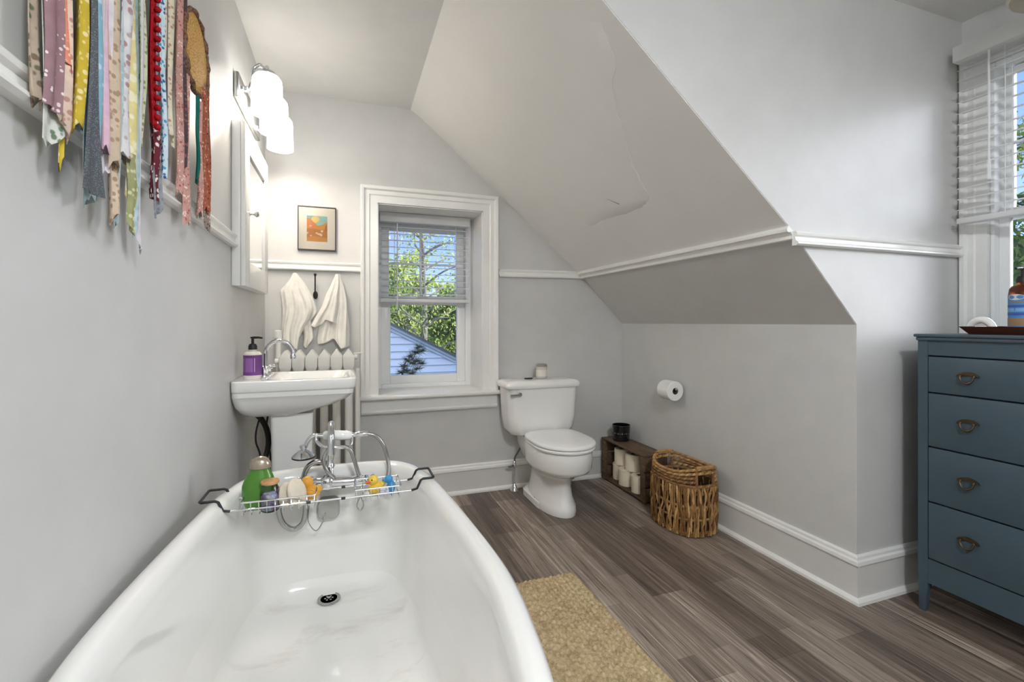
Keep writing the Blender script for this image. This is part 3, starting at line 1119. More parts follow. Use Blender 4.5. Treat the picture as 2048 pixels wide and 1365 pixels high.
fk = thing('sink_faucet', 'chrome gooseneck faucet on the back deck of the pedestal sink', 'faucet', (-0.345, 2.39, SZ))
m = MB()
fy = 2.385
fx = P(531, 740, Y=fy).x
m.lathe([(0.001, 0), (0.024, 0), (0.024, 0.006), (0.015, 0.014), (0.013, 0.03), (0.015, 0.036), (0.011, 0.045), (0.011, 0.05)], (fx, fy, SZ), 'z', 20)
ztop = P(555, 682, Y=fy).z
xo = P(586, 705, Y=fy).x
rr_ = (xo - fx) / 2
m.tube([(fx, fy, SZ + 0.045), (fx, fy, ztop - rr_)] + [(fx + rr_ - rr_ * math.cos(a), fy, ztop - rr_ + rr_ * math.sin(a)) for a in [PI * k / 14 for k in range(15)]] + [(xo, fy, ztop - rr_ - 0.006), (xo, fy, ztop - rr_ - 0.012), (xo, fy, ztop - rr_ - 0.026)], [0.0095] * 17 + [0.0095, 0.013, 0.012], 14)
m.build('spout', CHROME, fk)
for s in (-1, 1):
    m = MB()
    c = Vector((fx + 0.004, fy + s * 0.052, SZ))
    m.lathe([(0.001, 0), (0.022, 0), (0.022, 0.006), (0.013, 0.014), (0.011, 0.035), (0.014, 0.04), (0.014, 0.046), (0.001, 0.05)], c, 'z', 18)
    for k in range(4):
        a = k * PI / 2 + 0.4
        e = c + Vector((math.cos(a) * 0.026, math.sin(a) * 0.026, 0.043))
        m.tube([c + Vector((0, 0, 0.043)), e], [0.005, 0.006], 8)
        m.sphere(e, 0.0075, n=10, m=8)
    m.build('cross_handle', CHROME, fk)


def pump_bottle(name, label, c, r, hb, body_mat, lab_mat, pump_mat, rz, marks, hl=(0.12, 0.88), shoulder=0.022):
    t = thing(name, label, 'soap bottle', c)
    m = MB().lathe([(0.001, 0), (r * 0.95, 0), (r, 0.004), (r, hb - shoulder), (r * 0.94, hb - shoulder * 0.45), (r * 0.75, hb - shoulder * 0.12), (r * 0.42, hb), (r * 0.40, hb + 0.010), (0.001, hb + 0.010)], n=36)
    m.build('bottle_body', body_mat, t, 50, local=True)
    m = MB().lathe([(r + 0.0006, hb * hl[0]), (r + 0.0006, hb * hl[1] - shoulder * 0.6)], n=48, caps=(False, False))
    lo_ = m.build('label_wrap', lab_mat, t, 50, local=True)
    m = MB()
    m.lathe([(0.001, hb + 0.008), (r * 0.48, hb + 0.008), (r * 0.48, hb + 0.022), (r * 0.36, hb + 0.032), (r * 0.16, hb + 0.034), (r * 0.15, hb + 0.056), (r * 0.26, hb + 0.057), (r * 0.26, hb + 0.063), (0.001, hb + 0.064)], n=20)
    m.tube([(0, 0, hb + 0.060), (r * 0.7, 0, hb + 0.0605), (r * 1.15, 0, hb + 0.058)], [r * 0.16, r * 0.13, r * 0.10], 8)
    m.build('pump', pump_mat, t, 40, local=True)
    for nm, a0, a1, z0, z1, mm in marks:
        m = MB()
        k = max(3, int((a1 - a0) / 5))
        e = r + 0.0011
        if nm == 'oval':
            vs = [(e * math.cos(R((a0 + a1) / 2)), e * math.sin(R((a0 + a1) / 2)), (z0 + z1) / 2)]
            for q in range(24):
                aa = R((a0 + a1) / 2 + (a1 - a0) / 2 * math.cos(2 * PI * q / 24))
                vs.append((e * math.cos(aa), e * math.sin(aa), (z0 + z1) / 2 + (z1 - z0) / 2 * math.sin(2 * PI * q / 24)))
            m.add(vs, [(0, 1 + q, 1 + (q + 1) % 24) for q in range(24)])
        else:
            vs, fs = [], []
            for q in range(k + 1):
                a = R(a0 + (a1 - a0) * q / k)
                vs += [(e * math.cos(a), e * math.sin(a), z0), (e * math.cos(a), e * math.sin(a), z1)]
            fs = [(2 * q, 2 * q + 2, 2 * q + 3, 2 * q + 1) for q in range(k)]
            m.add(vs, fs)
        m.build('label_mark', mm, lo_, 50, local=True)
    t.rotation_euler = (0, 0, rz)
    return t


PUR = mat('label_purple', srgb(112, 62, 132), 0.4)
PUR2 = mat('label_violet', srgb(150, 100, 170), 0.4)
CREAMB = mat('bottle_cream', srgb(226, 220, 208), 0.35)
pump_bottle('soap_bottle', 'white pump soap bottle with purple label on the sink deck by the wall', (-0.380, 2.325, SZ), 0.0365, 0.118, CREAMB, PUR, BLACKM, R(-20), [('bar', -110, -60, 0.03, 0.09, PUR2), ('bar', -126, -123, 0.03, 0.09, CREAMB), ('bar', -52, -49, 0.03, 0.09, CREAMB), ('bar', 150, 172, 0.05, 0.07, CREAMB)], (0.13, 0.98))

# ------------------------------------------------------------------ medicine cabinet
mc = thing('medicine_cabinet', 'white framed medicine cabinet with mirrored door on the left wall', 'cabinet', (XL, 2.54, 1.3))
MY0, MY1, MZ0, MZ1, MX = 2.235, 2.850, 1.303, 1.995, XL + 0.052
m = MB()
m.box(XL + 0.001, MY0, MZ0, MX - 0.018, MY1, MZ1, 0.003)
m.build('case', TRIM, mc)
m = MB()
for a in (MX - 0.017,):
    m.box(a, MY0, MZ0, MX, MY0 + 0.10, MZ1, 0.002).box(a, MY1 - 0.10, MZ0, MX, MY1, MZ1, 0.002)
    m.box(a, MY0 + 0.10, MZ0, MX, MY1 - 0.10, MZ0 + 0.11, 0.002).box(a, MY0 + 0.10, MZ1 - 0.11, MX, MY1 - 0.10, MZ1, 0.002)
dcab = m.build('door', TRIM, mc)
MB().box(MX - 0.016, MY0 + 0.098, MZ0 + 0.108, MX - 0.008, MY1 - 0.098, MZ1 - 0.108).build('mirror', MIRROR, dcab)
m = MB()
kz = P(507, 425, X=MX + 0.02).z
ky = 2.335
m.lathe([(0.001, 0), (0.010, 0), (0.010, 0.003), (0.005, 0.006), (0.005, 0.016), (0.013, 0.024), (0.014, 0.030), (0.009, 0.036), (0.001, 0.037)], (MX, ky, kz), 'x', 18)
m.build('knob', CHROME, dcab)
for z in (1.47, 1.83):
    MB().box(MX - 0.02, MY1 - 0.001, z - 0.035, MX - 0.004, MY1 + 0.006, z + 0.035, 0.002).build('hinge', BRASS, mc)

# ------------------------------------------------------------------ vanity light
vl = thing('vanity_light', 'three shade chrome wall light above the medicine cabinet', 'wall light', (XL, 2.53, 2.15))
m = MB().box(XL + 0.001, 2.27, 2.105, XL + 0.022, 2.80, 2.215, 0.006)
m.build('backplate', STEEL, vl)
SXC = -0.322
for y in (2.312, 2.535, 2.758):
    m = MB()
    xs = XL + 0.055
    m.tube([(XL + 0.02, y, 2.16), (XL + 0.032, y, 2.16)], [0.02, 0.014], 14)
    m.sphere((XL + 0.04, y, 2.16), 0.013)
    m.tube(spline([(XL + 0.03, y, 2.16), (xs, y, 2.165), (xs + 0.008, y, 2.20), (xs + 0.014, y, 2.25), (xs + 0.04, y, 2.275), (SXC - 0.02, y, 2.268), (SXC, y, 2.262)], 6), 0.0075, 10)
    m.lathe([(0.005, 0.040), (0.008, 0.032), (0.006, 0.026), (0.018, 0.020), (0.034, 0.010), (0.036, 0.0), (0.034, -0.004)], (SXC, y, 2.236), 'z', 20)
    m.build('arm', CHROME, vl)
    m = MB()
    m.lathe([(0.030, 0.172), (0.048, 0.166), (0.058, 0.152), (0.061, 0.13), (0.064, 0.0), (0.060, 0.0), (0.057, 0.13), (0.046, 0.160), (0.028, 0.166)], (SXC, y, 2.062), 'z', 36, caps=(False, False))
    m.build('glass_shade', SHADEG, vl, 60)
    ld = bpy.data.lights.new('bulb', 'POINT')
    ld.energy = 2.4
    ld.shadow_soft_size = 0.04
    ld.color = (1.0, 0.95, 0.88)
    lo_ = bpy.data.objects.new('bulb', ld)
    col.objects.link(lo_)
    lo_.parent = vl
    lo_.location = Vector((SXC, y, 2.098)) - Vector(vl.location)

# fill lamp behind the camera, added for its light, out of view
cl = thing('fill_light', 'round fill light with opal glass, added unseen under the ceiling behind the camera', 'fill light', (0.5, -0.7, ZC))
MB().lathe([(0.001, 0), (0.17, 0), (0.17, -0.03), (0.15, -0.035), (0.001, -0.035)], (0.5, -0.7, ZC), 'z', 36).build('base', STEEL, cl)
MB().lathe([(0.155, -0.034), (0.155, -0.06), (0.13, -0.09), (0.07, -0.11), (0.001, -0.115)], (0.5, -0.7, ZC), 'z', 36).build('glass_shade', mat('fill_glass_lit', srgb(250, 246, 240), 0.3, emit=(0.92, 0.97, 1.0), estr=FILL_STRENGTH), cl, 60)

# ------------------------------------------------------------------ radiator and riser pipe
rad = thing('radiator', 'white cast iron column radiator behind the sink against the back wall', 'radiator', (-0.12, 2.97, 0))
RY0, RY1 = 2.90, 3.045
ryc = (RY0 + RY1) / 2
pitch = 0.0672
xr0 = 0.021
for k in range(6):
    x = xr0 - pitch * k
    m = MB()
    # each section: two oval columns joined by a peaked head and a foot
    for y in (RY0 + 0.032, RY1 - 0.032):
        m.loft([[Vector((x + 0.0225 * math.cos(a), y + 0.030 * math.sin(a), z)) for a in [2 * PI * q / 16 for q in range(16)]] for z in (0.10, 0.5, 0.90)])
    w = pitch / 2 - 0.0008
    d = (RY1 - RY0) / 2
    m.loft([rrect(x, ryc, w * 0.72, d * 0.94, 0.010, 0.868, 3), rrect(x, ryc, w * 0.90, d, 0.008, 0.884, 3), rrect(x, ryc, w, d, 0.006, 0.900, 3), rrect(x, ryc, w, d, 0.006, 0.946, 3), rrect(x, ryc, w * 0.97, d, 0.006, 0.952, 3), rrect(x, ryc, w * 0.12, d * 0.95, 0.003, 0.990, 3)])
    m.loft([rrect(x, ryc, w * 0.72, d * 0.94, 0.010, 0.125, 3), rrect(x, ryc, w, d, 0.006, 0.105, 3), rrect(x, ryc, w, d, 0.006, 0.07, 3), rrect(x, ryc, w * 0.8, d * 0.95, 0.006, 0.06, 3)])
    if k in (0, 5):
        for y in (RY0 + 0.03, RY1 - 0.03):
            m.tube([(x, y, 0.09), (x, y - 0.004, 0.0)], [0.02, 0.024], 12)
    m.build('radiator_section', RADW, rad, 32)
m = MB()
m.tube([(xr0 + 0.03, ryc - 0.02, 0.945), (xr0 + 0.048, ryc - 0.02, 0.945)], [0.018, 0.016], 12)
m.build('end_plug', RADW, rad)
m = MB()
m.tube([(xr0 + 0.03, ryc - 0.03, 0.968), (xr0 + 0.075, ryc - 0.03, 0.968)], 0.0035, 8)
m.build('bleed_valve', RADW, rad)
m = MB()
m.tube([(xr0 - pitch * 5 - 0.03, ryc - 0.03, 0.93), (xr0 - pitch * 5 - 0.055, ryc - 0.03, 0.93)], 0.016, 12)
m.build('end_plug', RADW, rad)
m = MB().tube([(xr0 + 0.050, ryc - 0.045, 0.0), (xr0 + 0.050, ryc - 0.045, 0.88)], 0.014, 14)
m.build('valve_pipe', RADW, rad)
px_ = P(556, 700, Y=2.99).x
m = MB()
m.tube([(px_, 2.99, 0.0), (px_, 2.99, 1.055)], 0.0135, 14)
m.tube([(px_, 2.99, 1.055), (px_, 2.99, 1.06), (px_, 2.99, 1.10), (px_, 2.99, 1.105)], [0.014, 0.02, 0.019, 0.012], 14)
tag(m.build('riser_pipe', RADW), 'white vertical riser pipe with capped top left of the radiator', 'pipe')

# ------------------------------------------------------------------ hooks and towels
HX = [P(590, 552, Y=YB).x, P(631, 552, Y=YB).x, P(677, 552, Y=YB).x]


def hook(x, label):
    t = thing('wall_hook', label, 'hook', (x, YB, 1.39), 'iron hooks below the chair rail')
    m = MB()
    m.lathe([(0.001, 0), (0.013, -0.002), (0.014, -0.006), (0.001, -0.009)], (x, YB, 1.315), 'y', 20, sx=1.75, sy=1.0)
    m.build('backplate', BLACKIRON, t, 60)
    m = MB()
    m.tube(spline([(x, YB - 0.006, 1.31), (x, YB - 0.02, 1.30), (x, YB - 0.034, 1.315), (x, YB - 0.036, 1.36), (x, YB - 0.036, 1.41), (x, YB - 0.036, 1.434)], 5), [0.004] * 24 + [0.005, 0.006], 8)
    m.sphere((x, YB - 0.036, 1.437), 0.008)
    m.build('hook_arm', BLACKIRON, t)
    return t


hook(HX[0], 'black iron wall hook holding the left towel')
hook(HX[1], 'empty black iron wall hook between the two white towels')
hook(HX[2], 'black iron wall hook holding the right towel')
TOWEL = mat('towel_cotton', srgb(236, 233, 227), 0.95, spec=0.1)
nt = NT(TOWEL)
vv = nt.coord()
nt.color(nt.ramp(nt.noise(vv, 22, 4, 0.6), [(0.3, srgb(228, 224, 216)), (0.7, srgb(240, 237, 231))]))
nt.bump(nt.noise(vv, 500, 2, 0.6), 0.25, 0.002)


def X(u):
    return P(u, 640, Y=3.06).x


def Zv(v, u=630):
    return P(u, v, Y=3.06).z


def towel(name, label, sheets):
    m = MB()
    for left, right, bottom, ybase, folds, seed, nu, nv in sheets:
        rr = random.Random(seed)
        ph = [rr.uniform(0, 6.28) for _ in range(4)]
        zt = Zv(547)
        vs = []
        for j in range(nv + 1):
            for i in range(nu + 1):
                s, f = i / nu, j / nv
                zb = Zv(interp(bottom, s))
                z = zt + (zb - zt) * f
                v = HY - (z - CAMH) * F / 2.83
                xl, xr = X(interp(left, v)), X(interp(right, v))
                x = xl + (xr - xl) * s
                a = min(1, f * 2.2) ** 0.8
                amp = (0.006 + 0.007 * f) * a
                y = ybase - 0.022 * (1 - (2 * s - 1) ** 2) * (0.4 + 0.6 * a) + amp * (0.8 * math.sin(folds * 2 * PI * s + ph[0] + 0.6 * f) + 0.35 * math.sin(folds * 4.3 * PI * s + ph[1] + 2.2 * f) + 0.25 * math.sin(5 * f + 7 * s + ph[2]))
                x += 0.004 * a * math.sin(6 * f + 9 * s + ph[3])
                vs.append(Vector((x, min(y, YB - 0.006), z)))
        n = nu + 1
        fs = [(j * n + i, j * n + i + 1, (j + 1) * n + i + 1, (j + 1) * n + i) for j in range(nv) for i in range(nu)]
        m.add(vs, fs)
    o = m.build(name, TOWEL, None, 180)
    sm = o.modifiers.new('thickness', 'SOLIDIFY')
    sm.thickness = 0.004
    sm.offset = 1
    ss = o.modifiers.new('smooth', 'SUBSURF')
    ss.levels = ss.render_levels = 1
    return tag(o, label, 'towel')


YT = 3.068
towel('hand_towel', 'white towel on the left hook above the radiator', [
    ([(547, 586), (560, 580), (572, 570), (582, 560), (600, 562), (620, 563.5), (650, 562), (690, 563)], [(547, 593), (569, 609), (590, 622), (605, 630), (620, 634), (640, 628), (652, 618), (670, 612), (700, 608)], [(0, 679), (0.25, 684), (0.5, 696), (0.72, 700), (0.74, 683), (0.86, 664), (0.9, 650), (1, 625)], YT - 0.004, 3.2, 3, 40, 36),
    ([(547, 588), (640, 600), (655, 605), (672, 609), (700, 606)], [(547, 592), (620, 618), (655, 623), (676, 626), (690, 622)], [(0, 694), (0.4, 700), (0.75, 688), (1, 676)], YT + 0.014, 1.3, 5, 14, 30)])
towel('hand_towel', 'white towel on the right hook with one corner folded out', [
    ([(547, 671), (560, 666), (572, 661), (590, 652), (613, 643), (635, 629), (655, 619)], [(547, 680), (560, 684), (575, 688), (600, 692), (660, 694)], [(0, 652), (0.18, 656), (0.33, 647), (0.36, 640), (0.72, 649), (0.76, 690), (0.85, 700), (1, 694)], YT - 0.012, 2.3, 11, 44, 36),
    ([(547, 673), (600, 660), (640, 643), (660, 637), (680, 633), (700, 636)], [(547, 680), (600, 692), (655, 698), (700, 699)], [(0, 690), (0.3, 686), (0.55, 678), (0.62, 688), (0.75, 700), (1, 694)], YT + 0.012, 2.0, 12, 30, 36)])

# ------------------------------------------------------------------ picture
pc = thing('framed_picture', 'small framed orange desert landscape print with cream mat on the back wall', 'picture', (-0.16, YB, 1.72))
px0, px1, pz0, pz1 = -0.268, -0.052, 1.586, 1.852
m = MB()
yo = YB - 0.018
fw = 0.006
m.box(px0, yo, pz0, px0 + fw, YB - 0.001, pz1).box(px1 - fw, yo, pz0, px1, YB - 0.001, pz1).box(px0 + fw, yo, pz0, px1 - fw, YB - 0.001, pz0 + fw).box(px0 + fw, yo, pz1 - fw, px1 - fw, YB - 0.001, pz1)
m.build('frame', mat('frame_black', srgb(50, 44, 38), 0.4), pc)
m = MB().box(px0 + fw, yo + 0.005, pz0 + fw, px1 - fw, YB - 0.002, pz1 - fw)
MATB = mat('mat_cream', srgb(250, 240, 222), 0.8)
m.build('mat_board', MATB, pc)
ax0, ax1, az0, az1 = -0.217, -0.102, 1.640, 1.795


def A(pts, lay):
    return [(ax0 + (ax1 - ax0) * a, az0 + (az1 - az0) * b) for a, b in pts], yo + 0.0048 - lay * 0.00025


acols = [srgb(150, 192, 182), srgb(240, 208, 128), srgb(216, 146, 52), srgb(196, 122, 34), srgb(226, 140, 72), srgb(240, 214, 190), srgb(176, 104, 34)]
m = MB()


def art(pts, lay, mi):
    poly, y = A(pts, lay)
    m.add([(a, y, b) for a, b in poly], [tuple(range(len(poly)))], mi)


art([(0, 0), (1, 0), (1, 1), (0, 1)], 0, 0)
art([(0.42 + 0.2 * math.cos(2 * PI * k / 24), 0.88 + 0.16 * math.sin(2 * PI * k / 24) * (1 if math.sin(2 * PI * k / 24) < 0 else 0.7)) for k in range(24)], 1, 1)
art([(0, 0), (1, 0), (1, 0.78), (0.82, 0.70), (0.68, 0.64), (0.55, 0.62), (0.4, 0.66), (0, 0.72)], 2, 2)
art([(0, 0.4), (0.5, 0.5), (0.5, 0.64), (0.3, 0.78), (0.16, 0.88), (0, 0.9)], 3, 4)
art([(0, 0), (1, 0), (1, 0.5), (0.6, 0.47), (0.3, 0.5), (0, 0.49)], 4, 3)
art([(0, 0), (1, 0), (1, 0.14), (0.7, 0.18), (0.4, 0.21), (0.15, 0.18), (0, 0.12)], 5, 2)
art([(0.86, 0.42), (1, 0.42), (1, 0.7), (0.9, 0.64)], 5, 6)
for cx_, cz_, w_, h_ in ((0.18, 0.6, 0.09, 0.04), (0.62, 0.29, 0.16, 0.05), (0.74, 0.41, 0.09, 0.06), (0.48, 0.33, 0.08, 0.04), (0.04, 0.32, 0.05, 0.05), (0.2, 0.22, 0.08, 0.03), (0.7, 0.25, 0.1, 0.05)):
    art([(cx_ + w_ * math.cos(2 * PI * k / 9) * (1 if k % 2 else 0.55), cz_ + h_ * math.sin(2 * PI * k / 9) * (1 if k % 2 else 0.6)) for k in range(9)], 6, 5)
amats = [mat('print_ink', c, 0.7) for c in acols]
m.build('print', amats, pc, smooth=False)
MB().box(px0 + fw, yo + 0.0012, pz0 + fw, px1 - fw, yo + 0.0022, pz1 - fw).build('cover_glass', PANE, pc)

# ------------------------------------------------------------------ toilet
tl = thing('toilet', 'white two piece toilet with closed lid by the back wall', 'toilet', (1.24, 2.75, 0))
TX = 1.240


def egg(hw, y0, y1, z, n=44, back=0.75, cx=TX, pw=2.0):
    """plan outline, round at the front (y0), flatter at the back (y1)"""
    out = []
    ym = y0 + (y1 - y0) * 0.45
    for k in range(n):
        a = 2 * PI * k / n
        c, s = math.cos(a), math.sin(a)
        if s < 0:
            out.append(Vector((cx + hw * math.copysign(abs(c) ** (2 / pw), c), ym + (ym - y0) * s * 1.0, z)))
        else:
            e = 2 / (2 + back * 2.2)
            out.append(Vector((cx + hw * math.copysign(abs(c) ** e, c) * (1 - 0.12 * s), ym + (y1 - ym) * abs(s) ** e, z)))
    return out


m = MB()
m.loft([egg(0.112, 2.500, 3.02, 0.0), egg(0.115, 2.497, 3.02, 0.02), egg(0.110, 2.505, 3.01, 0.05), egg(0.094, 2.535, 2.99, 0.10), egg(0.088, 2.545, 2.98, 0.16), egg(0.092, 2.535, 2.97, 0.20), egg(0.118, 2.49, 2.95, 0.235), egg(0.150, 2.44, 2.93, 0.257), egg(0.170, 2.405, 2.92, 0.272), egg(0.177, 2.392, 2.92, 0.292), egg(0.180, 2.387, 2.92, 0.34), egg(0.181, 2.385, 2.92, 0.395), egg(0.176, 2.392, 2.915, 0.402), egg(0.12, 2.44, 2.87, 0.402)])
# plinth flange beside the outlet, with the rear deck that carries the tank
m.loft([rrect(TX, 2.83, 0.118, 0.19, 0.08, 0.0), rrect(TX, 2.83, 0.118, 0.19, 0.08, 0.035), rrect(TX, 2.83, 0.085, 0.17, 0.06, 0.06)])
m.loft([rrect(TX, 2.93, 0.10, 0.115, 0.04, 0.25), rrect(TX, 2.93, 0.135, 0.125, 0.05, 0.34), rrect(TX, 2.935, 0.14, 0.13, 0.05, 0.405)])
m.build('bowl', CERAMIC, tl, 50)
for sx in (-1, 1):
    MB().lathe([(0.016, 0), (0.016, 0.006), (0.007, 0.008), (0.006, 0.022), (0.001, 0.024)], (TX + sx * 0.097, 2.775, 0.036), 'z', 14).build('floor_bolt', STEEL, tl)
m = MB()
m.loft([egg(0.180, 2.372, 2.845, 0.403, back=1.7), egg(0.186, 2.366, 2.85, 0.409, back=1.7), egg(0.186, 2.366, 2.85, 0.418, back=1.7), egg(0.182, 2.37, 2.845, 0.422, back=1.7)])
m.build('seat', SEATW, tl, 50)
m = MB()
m.loft([egg(0.180, 2.372, 2.84, 0.4255, back=1.7), egg(0.188, 2.364, 2.848, 0.430, back=1.7), egg(0.189, 2.363, 2.85, 0.438, back=1.7), egg(0.183, 2.37, 2.845, 0.446, back=1.7), egg(0.165, 2.39, 2.82, 0.450, back=1.7), egg(0.10, 2.46, 2.75, 0.452, back=1.7)])
for sx in (-1, 1):
    m.box(TX + sx * 0.07 - 0.022, 2.822, 0.405, TX + sx * 0.07 + 0.022, 2.858, 0.444, 0.008)
m.build('seat_lid', SEATW, tl, 50)
m = MB()
TKY0, TKY1 = 2.862, 3.085
tkc, tkh = (TKY0 + TKY1) / 2, (TKY1 - TKY0) / 2
m.loft([rrect(TX, tkc + 0.01, 0.185, tkh - 0.035, 0.05, 0.4055), rrect(TX, tkc + 0.004, 0.213, tkh - 0.012, 0.06, 0.413), rrect(TX, tkc, 0.230, tkh - 0.004, 0.06, 0.445), rrect(TX, tkc, 0.242, tkh - 0.001, 0.055, 0.52), rrect(TX, tkc, 0.252, tkh, 0.05, 0.715), rrect(TX, tkc, 0.245, tkh - 0.006, 0.05, 0.716)])
m.build('tank', CERAMIC, tl, 50)
m = MB()
ly = tkc - 0.006
m.loft([rrect(TX, ly, 0.258, tkh + 0.005, 0.04, 0.716, 5), rrect(TX, ly, 0.268, tkh + 0.012, 0.045, 0.722, 5), rrect(TX, ly, 0.271, tkh + 0.014, 0.045, 0.740, 5), rrect(TX, ly, 0.262, tkh + 0.008, 0.045, 0.757, 5), rrect(TX, ly, 0.240, tkh - 0.010, 0.04, 0.765, 5), rrect(TX, ly, 0.20, tkh - 0.04, 0.03, 0.768, 5)])
m.build('tank_lid', CERAMIC, tl, 50)
m = MB()
lx, lz = 1.025, 0.682
m.lathe([(0.014, 0), (0.014, -0.008), (0.009, -0.014), (0.001, -0.015)], (lx + 0.04, TKY0, lz), 'y', 16)
m.tube([(lx + 0.042, TKY0 - 0.014, lz), (lx + 0.01, TKY0 - 0.02, lz - 0.002), (lx - 0.028, TKY0 - 0.022, lz - 0.003)], [0.008, 0.008, 0.0095], 10)
m.build('flush_lever', STEEL, tl)
vp = P(1028, 980, Z=0.0)
sv = thing('water_supply_valve', 'chrome supply valve and hose rising from the floor left of the toilet', 'valve', (vp.x, 3.05, 0))
vx, vy = vp.x, 3.045
m = MB()
m.lathe([(0.03, 0.0), (0.028, 0.008), (0.018, 0.022), (0.011, 0.04), (0.0085, 0.045)], (vx, vy, 0.0), 'z', 20)
m.tube([(vx, vy, 0.03), (vx, vy, 0.15), (vx, vy, 0.155), (vx, vy, 0.195), (vx, vy, 0.2)], [0.0075, 0.0075, 0.012, 0.012, 0.008], 12)
m.build('stop_valve', CHROME, sv)
m = MB()
m.tube([(vx, vy, 0.172), (vx - 0.03, vy - 0.02, 0.172)], 0.006, 8)
m.lathe([(0.001, 0), (0.016, 0), (0.018, 0.005), (0.001, 0.01)], (vx - 0.036, vy - 0.022, 0.168), 'z', 14, sx=1.2)
m.build('valve_handle', STEEL, sv)
m = MB()
m.tube(spline([(vx, vy, 0.195), (vx + 0.004, vy - 0.005, 0.23), (vx + 0.03, vy - 0.02, 0.285), (vx + 0.036, vy - 0.03, 0.33), (vx + 0.022, vy - 0.04, 0.37), (vx + 0.02, vy - 0.045, 0.405)], 6), 0.0055, 10)
m.build('supply_hose', BRAID, sv)

tc_ = P(1083, 752, Y=2.98)
cj = thing('candle_jar', 'white label candle jar on the toilet tank lid', 'candle', (tc_.x, 2.98, 0.769))
m = MB().lathe([(0.001, 0), (0.034, 0), (0.038, 0.004), (0.038, 0.078), (0.036, 0.080), (0.035, 0.078), (0.035, 0.06), (0.001, 0.06)], (tc_.x, 2.98, 0.769), n=32)
m.build('jar_body', mat('candle_glass', srgb(205, 200, 190), 0.15, coat=0.3), cj, 45)
m = MB().lathe([(0.0385, 0.014), (0.0385, 0.058)], (tc_.x, 2.98, 0.769), n=40, caps=(False, False))
m.build('label_wrap', mat('candle_label', srgb(226, 220, 208), 0.6), cj)
m = MB().lathe([(0.001, 0.079), (0.0385, 0.079), (0.039, 0.083), (0.039, 0.094), (0.036, 0.096), (0.001, 0.096)], (tc_.x, 2.98, 0.769), n=32)
m.build('lid', mat('candle_lid', srgb(172, 168, 158), 0.35, 0.4), cj, 45)
bx = P(1057, 757, Y=2.965)
tag(MB().box(bx.x - 0.028, 2.958, 0.7685, bx.x + 0.028, 2.976, 0.7755, 0.002).build('lighter', BLACKM), 'small black lighter lying left of the candle on the toilet tank', 'lighter')

# ------------------------------------------------------------------ crate with toilet paper rolls
cr = thing('wooden_crate', 'dark brown wooden crate on its side beside the toilet against the knee wall', 'crate', (1.86, 2.81, 0))
KX0, KX1, KY0, KY1, KZ = 1.780, 1.950, 2.535, 3.062, 0.305
m = MB()
for k in range(2):
    x0 = KX0 + k * 0.0875
    m.box(x0, KY0, KZ - 0.012, x0 + 0.084, KY1, KZ, 0.002)
m.build('top_board', CRATEW, cr)
m = MB()
for k in range(2):
    x0 = KX0 + k * 0.0875
    m.box(x0, KY0, 0.012, x0 + 0.084, KY1, 0.024, 0.002)
m.build('bottom_board', CRATEW, cr)
m = MB()
for z in (0.03, 0.165):
    m.box(KX1 - 0.010, KY0, z, KX1 - 0.001, KY1, z + 0.12, 0.002)
m.build('back_board', CRATEW, cr)
for y0 in (KY0, KY1 - 0.045):
    m = MB()
    m.box(KX0 + 0.001, y0 + 0.001, 0, KX0 + 0.026, y0 + 0.044, KZ - 0.012, 0.002)
    m.box(KX1 - 0.036, y0 + 0.001, 0, KX1 - 0.011, y0 + 0.044, KZ - 0.012, 0.002)
    m.build('corner_post', CRATEW, cr)
for y0 in (KY0 - 0.010, KY1 - 0.022):
    m = MB()
    for z, h in ((0.012, 0.085), (0.108, 0.085), (0.204, 0.088)):
        m.box(KX0, y0, z, KX1, y0 + 0.010, z + h, 0.002)
    m.build('end_slats', CRATEW, cr)
PAPER = mat('toilet_paper', srgb(242, 230, 208), 0.95, spec=0.1)
nt = NT(PAPER)
nt.bump(nt.noise(nt.coord(), 240, 2, 0.5), 0.2, 0.001)
CARD = mat('cardboard_core', srgb(112, 94, 76), 0.9)


def roll_mesh(name, parent=None, axis='z', c=(0, 0, 0), r=0.058, h=0.112, ri=0.021):
    m = MB()
    m.lathe([(ri, 0), (r - 0.003, 0), (r, 0.003), (r, h - 0.003), (r - 0.003, h), (ri, h), (ri, 0)], c, axis, 36, caps=(False, False))
    return m


rolls = [(2.950, 0.0245, 'bottom row, beside the far post'), (2.822, 0.0245, 'bottom row, second from the far post'), (2.672, 0.0245, 'bottom row, nearest the front post'),
         (2.925, 0.1370, 'top row, beside the far post'), (2.775, 0.1370, 'top row, the nearer of two stacked upper rolls')]
rx_ = (1.876, 1.845, 1.846, 1.874, 1.866)
proto_roll = None
for (y, z, lab), x in zip(rolls, rx_):
    if proto_roll is None:
        t = thing('toilet_paper_roll', 'cream toilet paper roll in the crate, ' + lab, 'toilet paper', (x, y, z), 'toilet paper rolls in the crate')
        roll_mesh('paper').build('paper', PAPER, t, 40, local=True)
        MB().lathe([(0.0212, 0.001), (0.0212, 0.111), (0.0195, 0.111), (0.0195, 0.001), (0.0212, 0.001)], n=24, caps=(False, False)).build('core', CARD, t, 40, local=True)
        proto_roll = t
    else:
        copy_thing(proto_roll, (x, y, z), 'cream toilet paper roll in the crate, ' + lab, 0.4)
bc = thing('black_candle', 'black glass candle with grey patterned band on top of the crate', 'candle', (1.865, 2.93, KZ))
m = MB().lathe([(0.001, 0), (0.052, 0), (0.058, 0.004), (0.063, 0.10), (0.064, 0.112), (0.060, 0.112), (0.058, 0.085), (0.001, 0.085)], (1.865, 2.93, KZ), n=36)
m.build('jar_body', mat('black_glass', (0.006, 0.006, 0.007), 0.12, coat=0.4), bc, 40)
m = MB()
